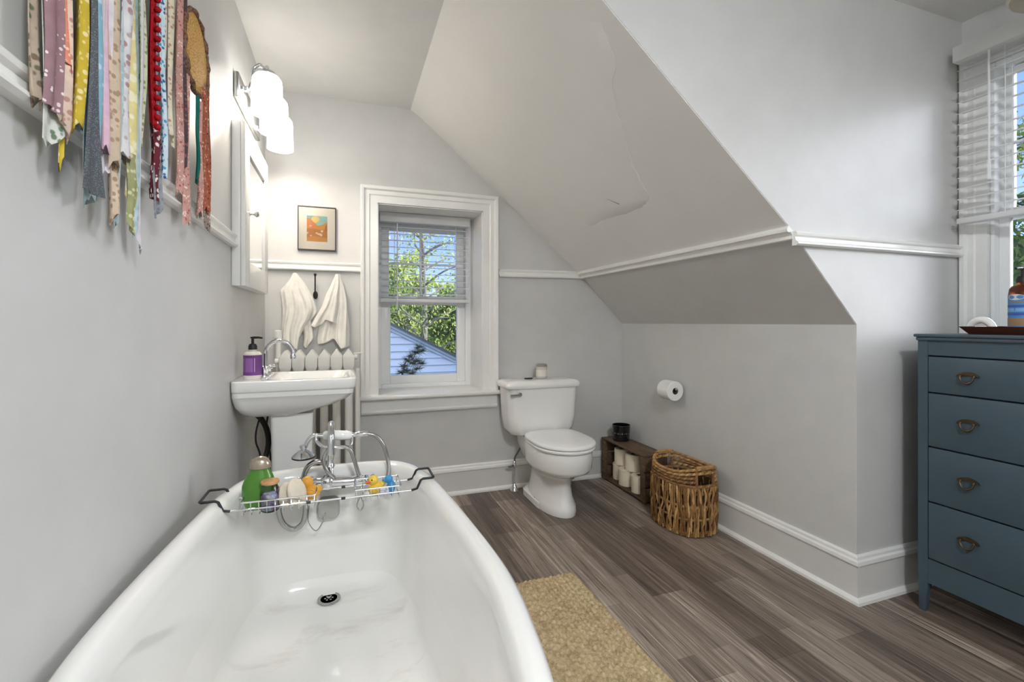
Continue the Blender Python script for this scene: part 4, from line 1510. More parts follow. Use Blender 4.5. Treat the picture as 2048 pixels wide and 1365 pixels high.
for k in range(28):
    a = 2 * PI * k / 28
    s = 0.006 if k % 2 else 0.0035
    c = Vector((1.865 + 0.0617 * math.cos(a), 2.93 + 0.0617 * math.sin(a), KZ + 0.058))
    tt = Vector((-math.sin(a), math.cos(a), 0))
    nn = Vector((math.cos(a), math.sin(a), 0)) * 0.0012
    m.add([c + nn - tt * s, c + nn + Vector((0, 0, -s)), c + nn + tt * s, c + nn + Vector((0, 0, s))], [(0, 1, 2, 3)])
m.build('patterned_band', mat('band_grey', srgb(120, 122, 120), 0.4), bc)

# toilet paper on the wall
th_ = thing('toilet_paper_holder', 'wall mounted toilet paper holder carrying the white roll on the knee wall', 'paper holder', (XK, 2.45, 0.74))
hx, hz_ = 1.912, 0.738
m = MB()
m.lathe([(0.001, 0.0), (0.024, 0.0), (0.024, -0.006), (0.012, -0.012), (0.008, -0.016)], (XK - 0.001, 2.535, hz_), 'x', 18)
m.tube([(XK - 0.01, 2.535, hz_), (hx + 0.012, 2.535, hz_), (hx, 2.525, hz_), (hx, 2.395, hz_)], 0.007, 10)
m.sphere((hx, 2.392, hz_), 0.009)
m.build('arm', STEEL, th_)
t = thing('toilet_paper_roll', 'white toilet paper roll hanging on the wall holder right of the toilet', 'toilet paper', (hx, 2.40, hz_ - 0.012))
WPAPER = mat('toilet_paper_white', srgb(240, 239, 236), 0.95, spec=0.1)
roll_mesh('paper', axis='y', c=(hx, 2.40, hz_ - 0.012), r=0.060, h=0.104).build('paper', WPAPER, t, 40)
MB().lathe([(0.0208, 0.001), (0.0208, 0.103), (0.019, 0.103), (0.019, 0.001), (0.0208, 0.001)], (hx, 2.40, hz_ - 0.012), 'y', 24, caps=(False, False)).build('core', CARD, t)

# ------------------------------------------------------------------ wicker basket
bk = thing('wicker_basket', 'tall brown woven wicker basket with cut out handles by the knee wall', 'basket', (1.80, 2.22, 0))
BXC, BYC, BAX, BAY = 1.818, 2.215, 0.135, 0.178
WICK = mat('wicker', srgb(150, 108, 66), 0.6)
nt = NT(WICK)
vv = nt.coord(scale=(1, 1, 1))
gi = nt.node('ShaderNodeNewGeometry')
ci = nt.ramp(gi.outputs['Random Per Island'], [(0.0, srgb(104, 72, 42)), (0.35, srgb(142, 102, 60)), (0.7, srgb(174, 132, 82)), (1.0, srgb(206, 166, 110))])
nt.color(nt.mix(0.8, ci, nt.ramp(nt.noise(vv, 30, 4, 0.7), [(0.3, (0.55, 0.52, 0.5)), (0.55, (1, 1, 1)), (0.75, (1.3, 1.28, 1.25))]), 'MULTIPLY'))
nt.bump(nt.noise(nt.coord(scale=(60, 60, 8)), 3, 3, 0.6), 0.5, 0.003)
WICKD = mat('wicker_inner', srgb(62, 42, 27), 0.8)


def bpt(a, z, off=0.0):
    bulge = 1.0 + 0.05 * math.sin(PI * min(1, z / 0.36)) - 0.02 * (z / 0.36)
    c, s = math.cos(a), math.sin(a)
    e = 2 / 2.5
    return Vector((BXC + (BAX * bulge + off) * math.copysign(abs(c) ** e, c), BYC + (BAY * bulge + off) * math.copysign(abs(s) ** e, s), z))


def rim_z(a):
    return 0.335 + 0.030 * math.sin(a) ** 2


m = MB()
ns = 50
for k in range(ns):
    for w in range(2):
        a0 = 2 * PI * (k + 0.5 * w) / ns
        ph = k % 2
        pts, rad = [], []
        for j in range(15):
            f = j / 14
            z = 0.006 + 0.262 * f
            lean = 0.035 * math.sin(PI * f * 2 + ph * PI) + rnd.uniform(-0.012, 0.012)
            o = 0.0055 * math.sin(PI * 4 * f + (ph + w * 0.5) * PI) + 0.002
            pts.append(bpt(a0 + lean, z, o))
            rad.append(0.0061 + rnd.uniform(-0.0010, 0.0010))
        m.tube(pts, rad, 6)
for z in (0.02, 0.09, 0.16, 0.23):
    for dz in (0, 0.007):
        m.tube([bpt(2 * PI * q / 120, z + dz, 0.004 * math.sin(PI * q * 2 * 30 / 60 + z * 40)) for q in range(120)], 0.0035, 6, closed=True)
m.build('woven_body', WICK, bk, 60)
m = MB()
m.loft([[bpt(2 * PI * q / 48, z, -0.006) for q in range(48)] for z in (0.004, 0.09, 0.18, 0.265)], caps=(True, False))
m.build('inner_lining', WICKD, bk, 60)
m = MB()
nb = 200
for row in range(5):
    for strand in range(3):
        seg = []

        def flush():
            if len(seg) > 3:
                m.tube(list(seg), 0.0052, 6)
            seg.clear()
        for q in range(nb + 1):
            a = 2 * PI * q / nb
            end = abs(math.sin(a)) > 0.955            # the two ends carry the handle openings
            if end and row in (1, 2):
                flush()
                continue
            z = 0.272 + (rim_z(a) - 0.272) * row / 4 + 0.004 * math.sin(a * 26 + strand * 2 * PI / 3)
            seg.append(bpt(a, z, 0.0045 * math.cos(a * 26 + strand * 2 * PI / 3)))
        flush()
m.build('braided_rim', WICK, bk, 60)
for s in (-1, 1):
    m = MB()
    for da in (-0.33, 0.33):
        a = s * PI / 2 + da
        m.tube([bpt(a, 0.262), bpt(a, rim_z(a) + 0.014)], 0.0085, 8)
    m.tube([bpt(s * PI / 2 + da, rim_z(s * PI / 2 + da) + 0.008) for da in [-0.33 + 0.66 * k / 10 for k in range(11)]], 0.009, 8)
    m.build('handle', WICK, bk, 60)

# ------------------------------------------------------------------ jute rug
jm = mat('jute', srgb(176, 148, 106), 0.95, spec=0.1)
nt = NT(jm)
vv = nt.coord()
c1 = nt.ramp(nt.noise(vv, 55, 5, 0.8), [(0.33, srgb(112, 90, 64)), (0.5, srgb(188, 166, 130)), (0.7, srgb(232, 216, 186))])
c2 = nt.mix(0.35, c1, nt.ramp(nt.noise(vv, 7, 3, 0.6), [(0.35, srgb(184, 160, 126)), (0.65, srgb(202, 184, 142))]))
nt.color(c2)
nt.bump(nt.noise(vv, 320, 3, 0.7), 0.6, 0.003)
RX0, RX1, RYA, RYB = 0.39, 0.985, 0.62, 1.945
nx, ny = 130, 290
vs, fs = [], []
rr = random.Random(5)
ph = [rr.uniform(0, 6.28) for _ in range(80)]
for j in range(ny + 1):
    for i in range(nx + 1):
        fx_, fy_ = i / nx, j / ny
        x = RX0 + (RX1 - RX0) * fx_
        y = RYA + (RYB - RYA) * fy_
        row = x / 0.020
        k = int(math.floor(row))
        u_ = row - k
        knot = 0.5 + 0.5 * math.sin(y * 2 * PI / 0.030 + (k % 2) * PI + 0.8 * math.sin(y * 23 + ph[k % 80]))
        h = 0.0065 + 0.0095 * math.sin(PI * u_) ** 0.7 * (0.35 + 0.65 * knot) + rr.uniform(-0.0008, 0.0008)
        e = min(fx_ * (RX1 - RX0), (1 - fx_) * (RX1 - RX0), fy_ * (RYB - RYA), (1 - fy_) * (RYB - RYA))
        h *= min(1, 0.25 + e / 0.008)
        # soft corner and a slightly wavy edge
        d = math.hypot(max(0, x - (RX1 - 0.03)), max(0, y - (RYB - 0.03)))
        if d > 0.03:
            s = 0.03 / d
            x = RX1 - 0.03 + (x - (RX1 - 0.03)) * s
            y = RYB - 0.03 + (y - (RYB - 0.03)) * s
        x += 0.003 * math.sin(y * 40 + 3 * math.sin(y * 7)) * fx_
        vs.append((x, y, max(0.001, h)))
n = nx + 1
fs = [(j * n + i, j * n + i + 1, (j + 1) * n + i + 1, (j + 1) * n + i) for j in range(ny) for i in range(nx)]
tag(MB().add(vs, fs).build('jute_rug', jm, None, 180), 'tan braided jute rug on the floor beside the bathtub', 'rug')

# ------------------------------------------------------------------ dresser
ds = thing('dresser', 'dark blue painted four drawer dresser by the dormer window', 'dresser', (2.4, 0.83, 0))
FX, BXX = 2.165, 2.655
DYA, DYB = 0.40, 1.246
DT = 1.104
m = MB()
m.box(FX - 0.012, DYA - 0.014, DT - 0.012, BXX + 0.005, DYB + 0.008, DT, 0.004)
m.box(FX - 0.006, DYA - 0.006, DT - 0.026, BXX, DYB + 0.003, DT - 0.012, 0.004)
m.build('top', DRESSER, ds)
m = MB()
m.box(FX + 0.004, DYA, 0.12, FX + 0.03, DYA + 0.034, DT - 0.026).box(FX + 0.004, DYB - 0.034, 0.12, FX + 0.03, DYB, DT - 0.026)
m.box(FX + 0.03, DYA, 0.12, BXX, DYA + 0.02, DT - 0.026).box(FX + 0.03, DYB - 0.02, 0.12, BXX, DYB, DT - 0.026)
m.box(BXX - 0.01, DYA, 0.12, BXX, DYB, DT - 0.026)
m.box(FX + 0.006, DYA + 0.034, 1.021, FX + 0.03, DYB - 0.034, DT - 0.026)
m.box(FX + 0.006, DYA + 0.034, 0.12, FX + 0.03, DYB - 0.034, 0.216)
m.build('carcass', DRESSER, ds)
MB().box(FX + 0.018, DYA + 0.03, 0.21, FX + 0.028, DYB - 0.03, 1.03).build('recess', DRESSIN, ds)
for x0, y0 in ((FX + 0.004, DYA), (FX + 0.004, DYB - 0.034), (BXX - 0.036, DYA), (BXX - 0.036, DYB - 0.034)):
    m = MB()
    in_y = 0.012 if y0 < 0.8 else -0.012
    m.loft([rrect(x0 + 0.015, y0 + 0.017 - in_y * 0.5, 0.010, 0.011, 0.003, 0.0, 2), rrect(x0 + 0.016, y0 + 0.017, 0.0155, 0.0168, 0.003, 0.122, 2)])
    m.build('leg', DRESSER, ds)
DZ = [1.018, 0.874, 0.661, 0.444, 0.219]
for zt_, zb_ in zip(DZ, DZ[1:]):
    m = MB().box(FX + 0.002, DYA + 0.037, zb_ + 0.003, FX + 0.022, DYB - 0.037, zt_ - 0.003, 0.002)
    dro = m.build('drawer', DRESSER, ds)
    for yc in (1.082, 0.564):
        zc = (zt_ + zb_) / 2 - 0.004 if zt_ < 1 else (zt_ + zb_) / 2 - 0.008
        m = MB()
        prof = []
        # bat shaped backplate, swelling over the bail
        for k in range(21):
            f = -1 + k / 10
            prof.append((yc + 0.034 * f, zc + 0.012 + 0.016 * (1 - f * f) ** 0.7))
        for k in range(21):
            f = 1 - k / 10
            prof.append((yc + 0.034 * f, zc + 0.010 + 0.005 * (1 - f * f)))
        m.prism(prof, 'x', FX - 0.003, FX + 0.002)
        for s in (-1, 1):
            m.sphere((FX - 0.006, yc + s * 0.020, zc + 0.012), 0.005)
        m.tube([(FX - 0.008 - 0.004 * math.sin(a), yc + 0.021 * math.cos(a), zc + 0.012 - 0.026 * math.sin(a)) for a in [PI * k / 14 for k in range(15)]], [0.003 + 0.0012 * math.sin(PI * k / 14) for k in range(15)], 8)
        m.build('handle', BRASS, dro, 50)

tr = thing('wooden_tray', 'dark walnut tray with flared ends on top of the dresser', 'tray', (2.36, 0.96, DT))
tcx, tcy, thx, thy = 2.355, 0.955, 0.12, 0.195
m = MB()
m.loft([rrect(tcx, tcy, thx - 0.022, thy - 0.022, 0.006, DT + 0.0005, 3), rrect(tcx, tcy, thx, thy, 0.008, DT + 0.030, 3), rrect(tcx, tcy, thx - 0.009, thy - 0.009, 0.006, DT + 0.030, 3), rrect(tcx, tcy, thx - 0.028, thy - 0.028, 0.004, DT + 0.009, 3)])
m.build('tray_body', TRAYW, tr, 30)
PZ = DT + 0.0095
AMBER = mat('amber_plastic', srgb(110, 52, 18), 0.1, trans=0.5, ior=1.4)
LBL = mat('label_blue', srgb(84, 138, 190), 0.45)
LB2 = mat('label_deep_blue', srgb(62, 88, 176), 0.45)
LB3 = mat('label_pale', srgb(206, 212, 218), 0.5)
LB4 = mat('label_tan', srgb(150, 122, 92), 0.5)
sb = P(2046, 600, X=2.36)
pump_bottle('soap_bottle', 'amber pump soap bottle with blue label standing in the wooden tray', (2.36, sb.y, PZ), 0.0385, 0.175, AMBER, LBL, BLACKM, R(180), [('oval', -42, 30, 0.118, 0.140, LB3), ('bar', -34, 40, 0.108, 0.114, LB4), ('bar', -60, 60, 0.092, 0.100, LB2), ('bar', -60, 60, 0.076, 0.088, mat('label_sky', srgb(120, 176, 222), 0.45)), ('bar', -10, -7, 0.078, 0.098, LB2), ('bar', -70, 70, 0.062, 0.072, LB2), ('bar', -70, 70, 0.024, 0.052, LB4)], (0.10, 0.90), 0.034)
wt = P(1962, 645, X=2.33)
ww = thing('white_ornament', 'glossy white arched ceramic ornament lying in the wooden tray', 'ornament', (2.33, wt.y, PZ))
m = MB()
arc = [(wt.y + 0.036 * math.cos(a), PZ + 0.004 + 0.042 * math.sin(a)) for a in [PI * k / 18 for k in range(19)]]
m.tube([(2.33, y, z) for y, z in arc], [0.012 + 0.002 * math.sin(PI * k / 18) for k in range(19)], 12)
m.build('arch', CERAMIC, ww, 60)
m = MB().sphere((2.36, wt.y - 0.075, PZ + 0.013), 0.020, 0.016, 0.013)
tag(m.build('crystal', mat('lilac_crystal', srgb(214, 190, 222), 0.15, trans=0.4)), 'pale lilac crystal lump between white ornament and amber bottle in the tray', 'crystal')
lm = thing('pendant_lamp', 'beige shade of a hanging lamp just showing at the top right corner', 'lamp', (2.2, 0.78, ZC))
lc = P(2052, -32, X=2.13)
m = MB().lathe([(0.15, 0.0), (0.155, 0.012), (0.12, 0.12), (0.118, 0.12), (0.15, 0.014), (0.147, 0.0), (0.15, 0.0)], (lc.x + 0.14, lc.y - 0.055, lc.z - 0.004), 'z', 40, caps=(False, False))
m.build('lamp_shade', mat('shade_beige', srgb(196, 190, 178), 0.8), lm, 40)
m = MB()
m.tube([(lc.x + 0.14, lc.y - 0.055, lc.z + 0.11), (lc.x + 0.14, lc.y - 0.055, ZC)], 0.006, 8)
for k in range(3):
    a = 2 * PI * k / 3
    m.tube([(lc.x + 0.14, lc.y - 0.055, lc.z + 0.113), (lc.x + 0.14 + 0.118 * math.cos(a), lc.y - 0.055 + 0.118 * math.sin(a), lc.z + 0.113)], 0.003, 6)
m.lathe([(0.05, 0.0), (0.05, -0.02), (0.01, -0.03)], (lc.x + 0.14, lc.y - 0.055, ZC), 'z', 20)
m.build('hanging_rod', STEEL, lm)

# ------------------------------------------------------------------ ribbon hangings on the left wall
XH = -0.410


def ribbon_mat(name, base, spot=None, scale=60, thr=0.3, spot2=None, rough=0.8, alpha=1.0, stretch=(1, 1, 1), soft=0.06):
    m = mat(name, base, rough, spec=0.2, alpha=alpha)
    nt = NT(m)
    vv = nt.coord(scale=stretch)
    c = nt.ramp(nt.noise(vv, 30, 3, 0.6), [(0.3, tuple(k * 0.86 for k in base)), (0.7, tuple(min(1, k * 1.1) for k in base))])
    if spot:
        vo = nt.node('ShaderNodeTexVoronoi')
        vo.inputs['Scale'].default_value = scale
        nt.l.new(vv, vo.inputs['Vector'])
        f = nt.ramp(vo.outputs['Distance'], [(max(0, thr - soft), (1, 1, 1)), (thr + soft, (0, 0, 0))])
        sc2 = spot
        if spot2:
            sc2 = nt.mix(nt.ramp(nt.noise(vv, scale * 0.35, 1), [(0.45, (0, 0, 0)), (0.55, (1, 1, 1))]), spot, spot2)
        c = nt.mix(f, c, sc2)
    nt.color(c)
    nt.bump(nt.noise(nt.coord(scale=(1, 1, 1)), 300, 2, 0.6), 0.2, 0.002)
    return m


RM = {
    'mauve': ribbon_mat('ribbon_mauve_dots', srgb(150, 118, 124), srgb(222, 208, 206), 105, 0.26, soft=0.03),
    'taupe': ribbon_mat('ribbon_taupe_leaf', srgb(188, 170, 152), srgb(96, 110, 82), 75, 0.34, srgb(140, 110, 96)),
    'coral': ribbon_mat('ribbon_coral', srgb(226, 138, 112), srgb(240, 200, 176), 120, 0.3),
    'pom': ribbon_mat('ribbon_beige', srgb(214, 190, 172), srgb(176, 136, 126), 80, 0.35),
    'mustard': ribbon_mat('ribbon_mustard', srgb(200, 174, 62), srgb(228, 212, 150), 85, 0.34),
    'leafy': ribbon_mat('ribbon_white_leaf', srgb(216, 218, 210), srgb(110, 132, 106), 70, 0.32),
    'net': ribbon_mat('ribbon_grey_net', srgb(88, 92, 98), srgb(128, 132, 138), 420, 0.30, soft=0.05),
    'sky': ribbon_mat('ribbon_light_blue', srgb(140, 184, 202), srgb(190, 214, 222), 60, 0.3),
    'paleblue': ribbon_mat('ribbon_pale_blue', srgb(192, 212, 218), srgb(172, 196, 204), 60, 0.4, alpha=0.85),
    'pink': ribbon_mat('ribbon_pink', srgb(216, 180, 196)),
    'sheer': ribbon_mat('ribbon_sheer_white', srgb(232, 226, 232), alpha=0.75),
    'lace': ribbon_mat('ribbon_beige_lace', srgb(208, 188, 166), srgb(168, 140, 116), 75, 0.33),
    'floral': ribbon_mat('ribbon_red_floral', srgb(220, 218, 220), srgb(176, 140, 142), 62, 0.36, srgb(190, 176, 178)),
    'cream': ribbon_mat('ribbon_cream_yellow', srgb(222, 208, 148), srgb(236, 228, 196), 50, 0.4),
    'olive': ribbon_mat('ribbon_olive', srgb(156, 156, 112), srgb(206, 200, 160), 80, 0.34),
    'greenleaf': ribbon_mat('ribbon_green_leaf', srgb(204, 208, 178), srgb(140, 150, 96), 90, 0.36),
    'red': ribbon_mat('ribbon_red', srgb(166, 22, 34), srgb(120, 12, 24), 120, 0.3),
    'winedot': ribbon_mat('ribbon_wine_dots', srgb(108, 44, 54), srgb(232, 224, 220), 75, 0.34, soft=0.03),
    'greyd': ribbon_mat('ribbon_grey', srgb(148, 150, 156), srgb(120, 122, 130), 90, 0.36),
    'bluef': ribbon_mat('ribbon_blue_floral', srgb(206, 222, 232), srgb(84, 156, 196), 95, 0.36, srgb(60, 96, 150)),
    'creamf': ribbon_mat('ribbon_cream_floral', srgb(224, 214, 192), srgb(186, 146, 120), 90, 0.33),
    'rosef': ribbon_mat('ribbon_rose_floral', srgb(206, 158, 148), srgb(240, 216, 206), 120, 0.34, srgb(166, 96, 92)),
    'dark': ribbon_mat('ribbon_charcoal', srgb(84, 72, 76), srgb(140, 96, 96), 90, 0.34),
    'teal': ribbon_mat('ribbon_teal', srgb(28, 104, 92)),
    'rust': ribbon_mat('ribbon_rust_floral', srgb(170, 96, 72), srgb(226, 178, 150), 100, 0.33, srgb(120, 58, 44)),
    'leopard': ribbon_mat('ribbon_leopard', srgb(150, 134, 126), srgb(58, 46, 44), 130, 0.36, srgb(214, 200, 190), soft=0.03),
}
RIBBON_LOOK = {
    'mauve': 'mauve ribbon with pale dots', 'taupe': 'taupe ribbon with leaf print', 'coral': 'coral orange ribbon', 'pom': 'beige ribbon with rosy spots',
    'mustard': 'mustard yellow ribbon', 'leafy': 'white ribbon with green leaves', 'net': 'dark grey net ribbon flaring at the bottom', 'sky': 'light blue ribbon',
    'paleblue': 'pale blue sheer ribbon', 'pink': 'plain pink ribbon', 'sheer': 'white sheer ribbon', 'lace': 'beige lace ribbon', 'floral': 'white ribbon with faded red flowers',
    'cream': 'cream yellow ribbon', 'olive': 'olive green ribbon', 'greenleaf': 'pale green leaf print ribbon', 'red': 'bright red ribbon with pompoms', 'winedot': 'wine red ribbon with white dots',
    'greyd': 'grey ribbon', 'bluef': 'white ribbon with blue flowers', 'creamf': 'cream ribbon with small flowers', 'rosef': 'rose pink floral ribbon', 'dark': 'charcoal ribbon',
    'teal': 'narrow teal ribbon', 'rust': 'rust brown floral ribbon', 'leopard': 'leopard print ribbon'}


def ribbon(root, mname, u, w0, w1, vbot, ztop, seed, xo=0.0, sway=0.0, frayed=True, pom=None, vtop=None, flare=None):
    """one hanging strip; u = column of its middle, w0/w1 = widths in metres at top and bottom"""
    rr = random.Random(seed)
    c = P(u, 300, X=XH)
    y = c.y
    z0 = ztop if vtop is None else P(u, vtop, X=XH).z
    z1 = P(u, vbot, X=XH).z
    n = max(8, int((z0 - z1) / 0.018))
    k = 6
    ph = [rr.uniform(0, 6.28) for _ in range(4)]
    rows = []
    for j in range(n + 1):
        f = j / n
        z = z0 + (z1 - z0) * f
        w = 1.3 * (w0 + (w1 - w0) * (f if flare is None else f ** flare))
        w *= 1 + 0.10 * math.sin(9 * f + ph[0])
        row = []
        for i in range(k + 1):
            s = i / k - 0.5
            yy = y + s * w + 0.006 * math.sin(5 * f + ph[1]) * f + sway * f * f
            xx = XH + xo + 0.005 * math.sin(PI * 2.2 * (s + 0.5) + ph[2] + f) + 0.004 * math.sin(7 * f + ph[3]) * f
            zz = z
            if j == n and frayed:
                zz += rr.uniform(-0.012, 0.012) + 0.03 * s * math.sin(ph[0])
            row.append(Vector((max(xx, -0.4175), yy, zz)))
        rows.append(row)
    m = MB()
    fr_ = [r + [p + Vector((-0.0012, 0, 0)) for p in reversed(r)] for r in rows]
    m.loft(fr_)
    if pom:
        z = z0 - 0.03
        while z > max(z1, z0 - pom):
            m.sphere((XH + xo + 0.008, y + w0 * 0.5, z), 0.007, n=8, m=6)
            z -= 0.022
    o = m.build('ribbon', RM[mname], root, 70)
    o['label'] = RIBBON_LOOK[mname]
    return o


wh = thing('ribbon_wall_hanging', 'wide hanging of many coloured fabric ribbons over the rail on the left wall', 'wall hanging', (XL, 1.18, 2.03))
ZD = 2.035
m = MB().tube([(XH, 0.84, ZD), (XH, 1.50, ZD)], 0.009, 12)
m.build('dowel', CRATEW, wh)
# name, u, top width, bottom width, bottom v, x offset
for a in [
    ('taupe', 80, 0.014, 0.016, 205, -0.005, {}),
    ('mauve', 93, 0.030, 0.036, 214, 0.006, {'frayed': False}),
    ('taupe', 112, 0.020, 0.022, 226, -0.002, {}),
    ('leafy', 112, 0.030, 0.046, 286, -0.006, {}),
    ('coral', 127, 0.016, 0.018, 150, 0.004, {'pom': 0.0}),
    ('pom', 128, 0.014, 0.018, 262, 0.004, {}),
    ('mustard', 146, 0.030, 0.022, 256, 0.008, {}),
    ('mustard', 139, 0.018, 0.012, 330, -0.006, {}),
    ('net', 166, 0.010, 0.056, 384, 0.014, {'flare': 6.5, 'frayed': False}),
    ('sky', 184, 0.032, 0.030, 340, 0.002, {}),
    ('paleblue', 192, 0.036, 0.040, 408, -0.006, {}),
    ('pink', 206, 0.016, 0.016, 300, 0.002, {}),
    ('sheer', 214, 0.030, 0.026, 345, -0.002, {}),
    ('lace', 229, 0.034, 0.032, 335, 0.004, {}),
    ('lace', 231, 0.030, 0.026, 438, -0.004, {}),
    ('floral', 252, 0.038, 0.036, 318, 0.002, {}),
    ('paleblue', 243, 0.020, 0.018, 452, -0.006, {}),
    ('cream', 267, 0.024, 0.028, 404, -0.001, {}),
    ('olive', 262, 0.030, 0.022, 456, 0.004, {'vtop': 310}),
    ('greenleaf', 283, 0.024, 0.024, 300, -0.003, {}),
    ('paleblue', 281, 0.026, 0.022, 462, -0.006, {}),
    ('sheer', 286, 0.016, 0.020, 492, -0.004, {}),
    ('red', 297, 0.018, 0.018, 252, 0.006, {'pom': 0.5}),
    ('winedot', 306, 0.026, 0.036, 398, 0.003, {'vtop': 225, 'frayed': False}),
    ('greyd', 312, 0.030, 0.040, 428, -0.004, {}),
    ('bluef', 322, 0.020, 0.022, 352, 0.001, {}),
    ('creamf', 329, 0.026, 0.022, 302, -0.003, {}),
]:
    nm, u, w0, w1, vb, xo, kw = a
    ribbon(wh, nm, u, w0, w1, vb, ZD, int(u * 7 + vb), xo, **kw)

dcq = thing('dream_catcher', 'dream catcher with golden lace disc, brown hoop and rose ribbons beside the wall light', 'dream catcher', (XL, 1.745, 1.99))
hc_ = Vector((XH, 1.611, 1.935))
hr = 0.114
m = MB()
m.tube([hc_ + Vector((0.003 * math.sin(12 * a), hr * math.cos(a), hr * math.sin(a))) for a in [2 * PI * k / 60 for k in range(60)]], [0.0065 + 0.001 * (k % 2) for k in range(60)], 8, closed=True)
m.build('hoop', ribbon_mat('hoop_brown', srgb(138, 106, 86), srgb(96, 70, 58), 120, 0.4), dcq)
LACE = mat('gold_lace', srgb(214, 164, 76), 0.7)
nt = NT(LACE)
vv = nt.coord()
vo = nt.node('ShaderNodeTexVoronoi', feature='DISTANCE_TO_EDGE')
vo.inputs['Scale'].default_value = 120
nt.l.new(vv, vo.inputs['Vector'])
nt.color(nt.ramp(vo.outputs['Distance'], [(0.02, srgb(172, 122, 50)), (0.14, srgb(226, 178, 92))]))
nt.bump(vo.outputs['Distance'], 0.5, 0.003)
m = MB()
rings = []
for q, (r, dx) in enumerate([(0.002, 0.004), (0.04, 0.004), (0.08, 0.003), (0.100, 0.002), (0.110, 0.0), (0.110, -0.002), (0.08, 0.0005), (0.002, 0.0015)]):
    rings.append([hc_ + Vector((dx, r * math.cos(a) * (1 + 0.015 * math.sin(9 * a)), r * math.sin(a))) for a in [2 * PI * k / 48 for k in range(48)]])
m.loft(rings)
m.build('lace_disc', LACE, dcq, 60)
for a in [
    ('creamf', 348, 0.022, 0.018, 280, -0.004, {}),
    ('rosef', 358, 0.034, 0.040, 385, 0.002, {}),
    ('dark', 369, 0.018, 0.018, 330, 0.0, {}),
    ('rosef', 378, 0.030, 0.046, 450, -0.003, {'vtop': 150}),
    ('teal', 391, 0.010, 0.010, 360, 0.006, {'vtop': 192}),
    ('rosef', 396, 0.020, 0.038, 432, 0.004, {'vtop': 200}),
    ('teal', 400, 0.014, 0.014, 425, -0.002, {'vtop': 260}),
    ('rust', 406, 0.036, 0.052, 420, 0.006, {'vtop': 180}),
    ('leopard', 409, 0.034, 0.052, 446, 0.0, {'vtop': 170}),
    ('rust', 414, 0.028, 0.044, 390, -0.002, {'vtop': 128, 'sway': 0.02}),
    ('leopard', 417, 0.022, 0.034, 425, -0.004, {'vtop': 112, 'sway': 0.03}),
]:
    nm, u, w0, w1, vb, xo, kw = a
    ribbon(dcq, nm, u, w0, w1, vb, 2.06, int(u * 5 + vb), xo, **kw)

# ------------------------------------------------------------------ outdoors
GZ = -3.2
gr = paint('lawn', srgb(96, 120, 62), 0.95, 0.3, 3, 0.2)
go = MB().box(-40, 3.9, GZ - 0.2, 60, 60, GZ).box(3.4, -30, GZ - 0.2, 60, 3.9, GZ).build('lawn', gr)
tag(go, 'green lawn far below the windows', 'lawn', kind='structure')
SIDE = mat('siding_blue', srgb(214, 226, 238), 0.6)
nh = thing('neighbour_house', 'pale blue sided gable end of the neighbouring house seen through the back window', 'house', (0, 8.5, GZ))
HY_ = 8.5
g0, g1 = P(782, 649, Y=HY_), P(910, 713, Y=HY_)
gs = (g1.z - g0.z) / (g1.x - g0.x)
xp, xe = g0.x - 2.6, g1.x + 1.5


def rz_(x):
    return g0.z + gs * (x - g0.x)


zp = rz_(xp)
m = MB()
z = GZ
pitch_ = 0.128
while z < zp - 0.02:
    z1 = min(z + pitch_, zp)

    def xs_at(zz):
        xr = min(xe, xp + (zz - zp) / gs)
        return 2 * xp - xr, xr
    a0, b0 = xs_at(z)
    a1_, b1_ = xs_at(z1)
    m.add([(a0, HY_ - 0.03, z), (b0, HY_ - 0.03, z), (b1_, HY_, z1), (a1_, HY_, z1), (a0, HY_, z), (b0, HY_, z)], [(0, 1, 2, 3), (4, 5, 1, 0)])
    z = z1
m.build('siding', SIDE, nh, 10)
m = MB()
for s in (1, -1):
    def mx(x):
        return x if s == 1 else 2 * xp - x
    for d0, d1, y0 in ((0.0, 0.06, HY_ - 0.06), (0.06, 0.12, HY_ - 0.035)):
        pr = [(mx(xp), zp - d0), (mx(xe + 0.3), rz_(xe + 0.3) - d0), (mx(xe + 0.3), rz_(xe + 0.3) - d1), (mx(xp), zp - d1)]
        m.prism(pr, 'y', y0, HY_ + 0.01)
m.build('rake_board', mat('rake_white', srgb(206, 218, 228), 0.5), nh)
m = MB()
for s in (1, -1):
    def mx(x):
        return x if s == 1 else 2 * xp - x
    m.prism([(mx(xp), zp + 0.03), (mx(xe + 0.35), rz_(xe + 0.35) + 0.03), (mx(xe + 0.35), rz_(xe + 0.35)), (mx(xp), zp)], 'y', HY_ - 0.10, HY_ + 2.2)
m.build('roof', mat('shingles', srgb(92, 92, 96), 0.9), nh)
BARK = paint('bark', srgb(168, 158, 146), 0.9, 0.6, 8, 0.25)
BARKD = paint('bark_dark', srgb(92, 82, 72), 0.9, 0.6, 8, 0.25)


def leaf_mat(name, a, b, c):
    m = mat(name, b, 0.6, spec=0.2)
    nt = NT(m)
    oi = nt.node('ShaderNodeNewGeometry')
    nt.color(nt.ramp(oi.outputs['Random Per Island'], [(0.0, a), (0.5, b), (1.0, c)]))
    return m


LYEL = leaf_mat('leaves_spring', srgb(150, 170, 60), srgb(176, 192, 84), srgb(206, 212, 124))
LGRN = leaf_mat('leaves_green', srgb(74, 104, 42), srgb(112, 142, 58), srgb(156, 176, 84))
LDRK = leaf_mat('needles_dark', srgb(38, 56, 48), srgb(52, 72, 60), srgb(74, 92, 74))


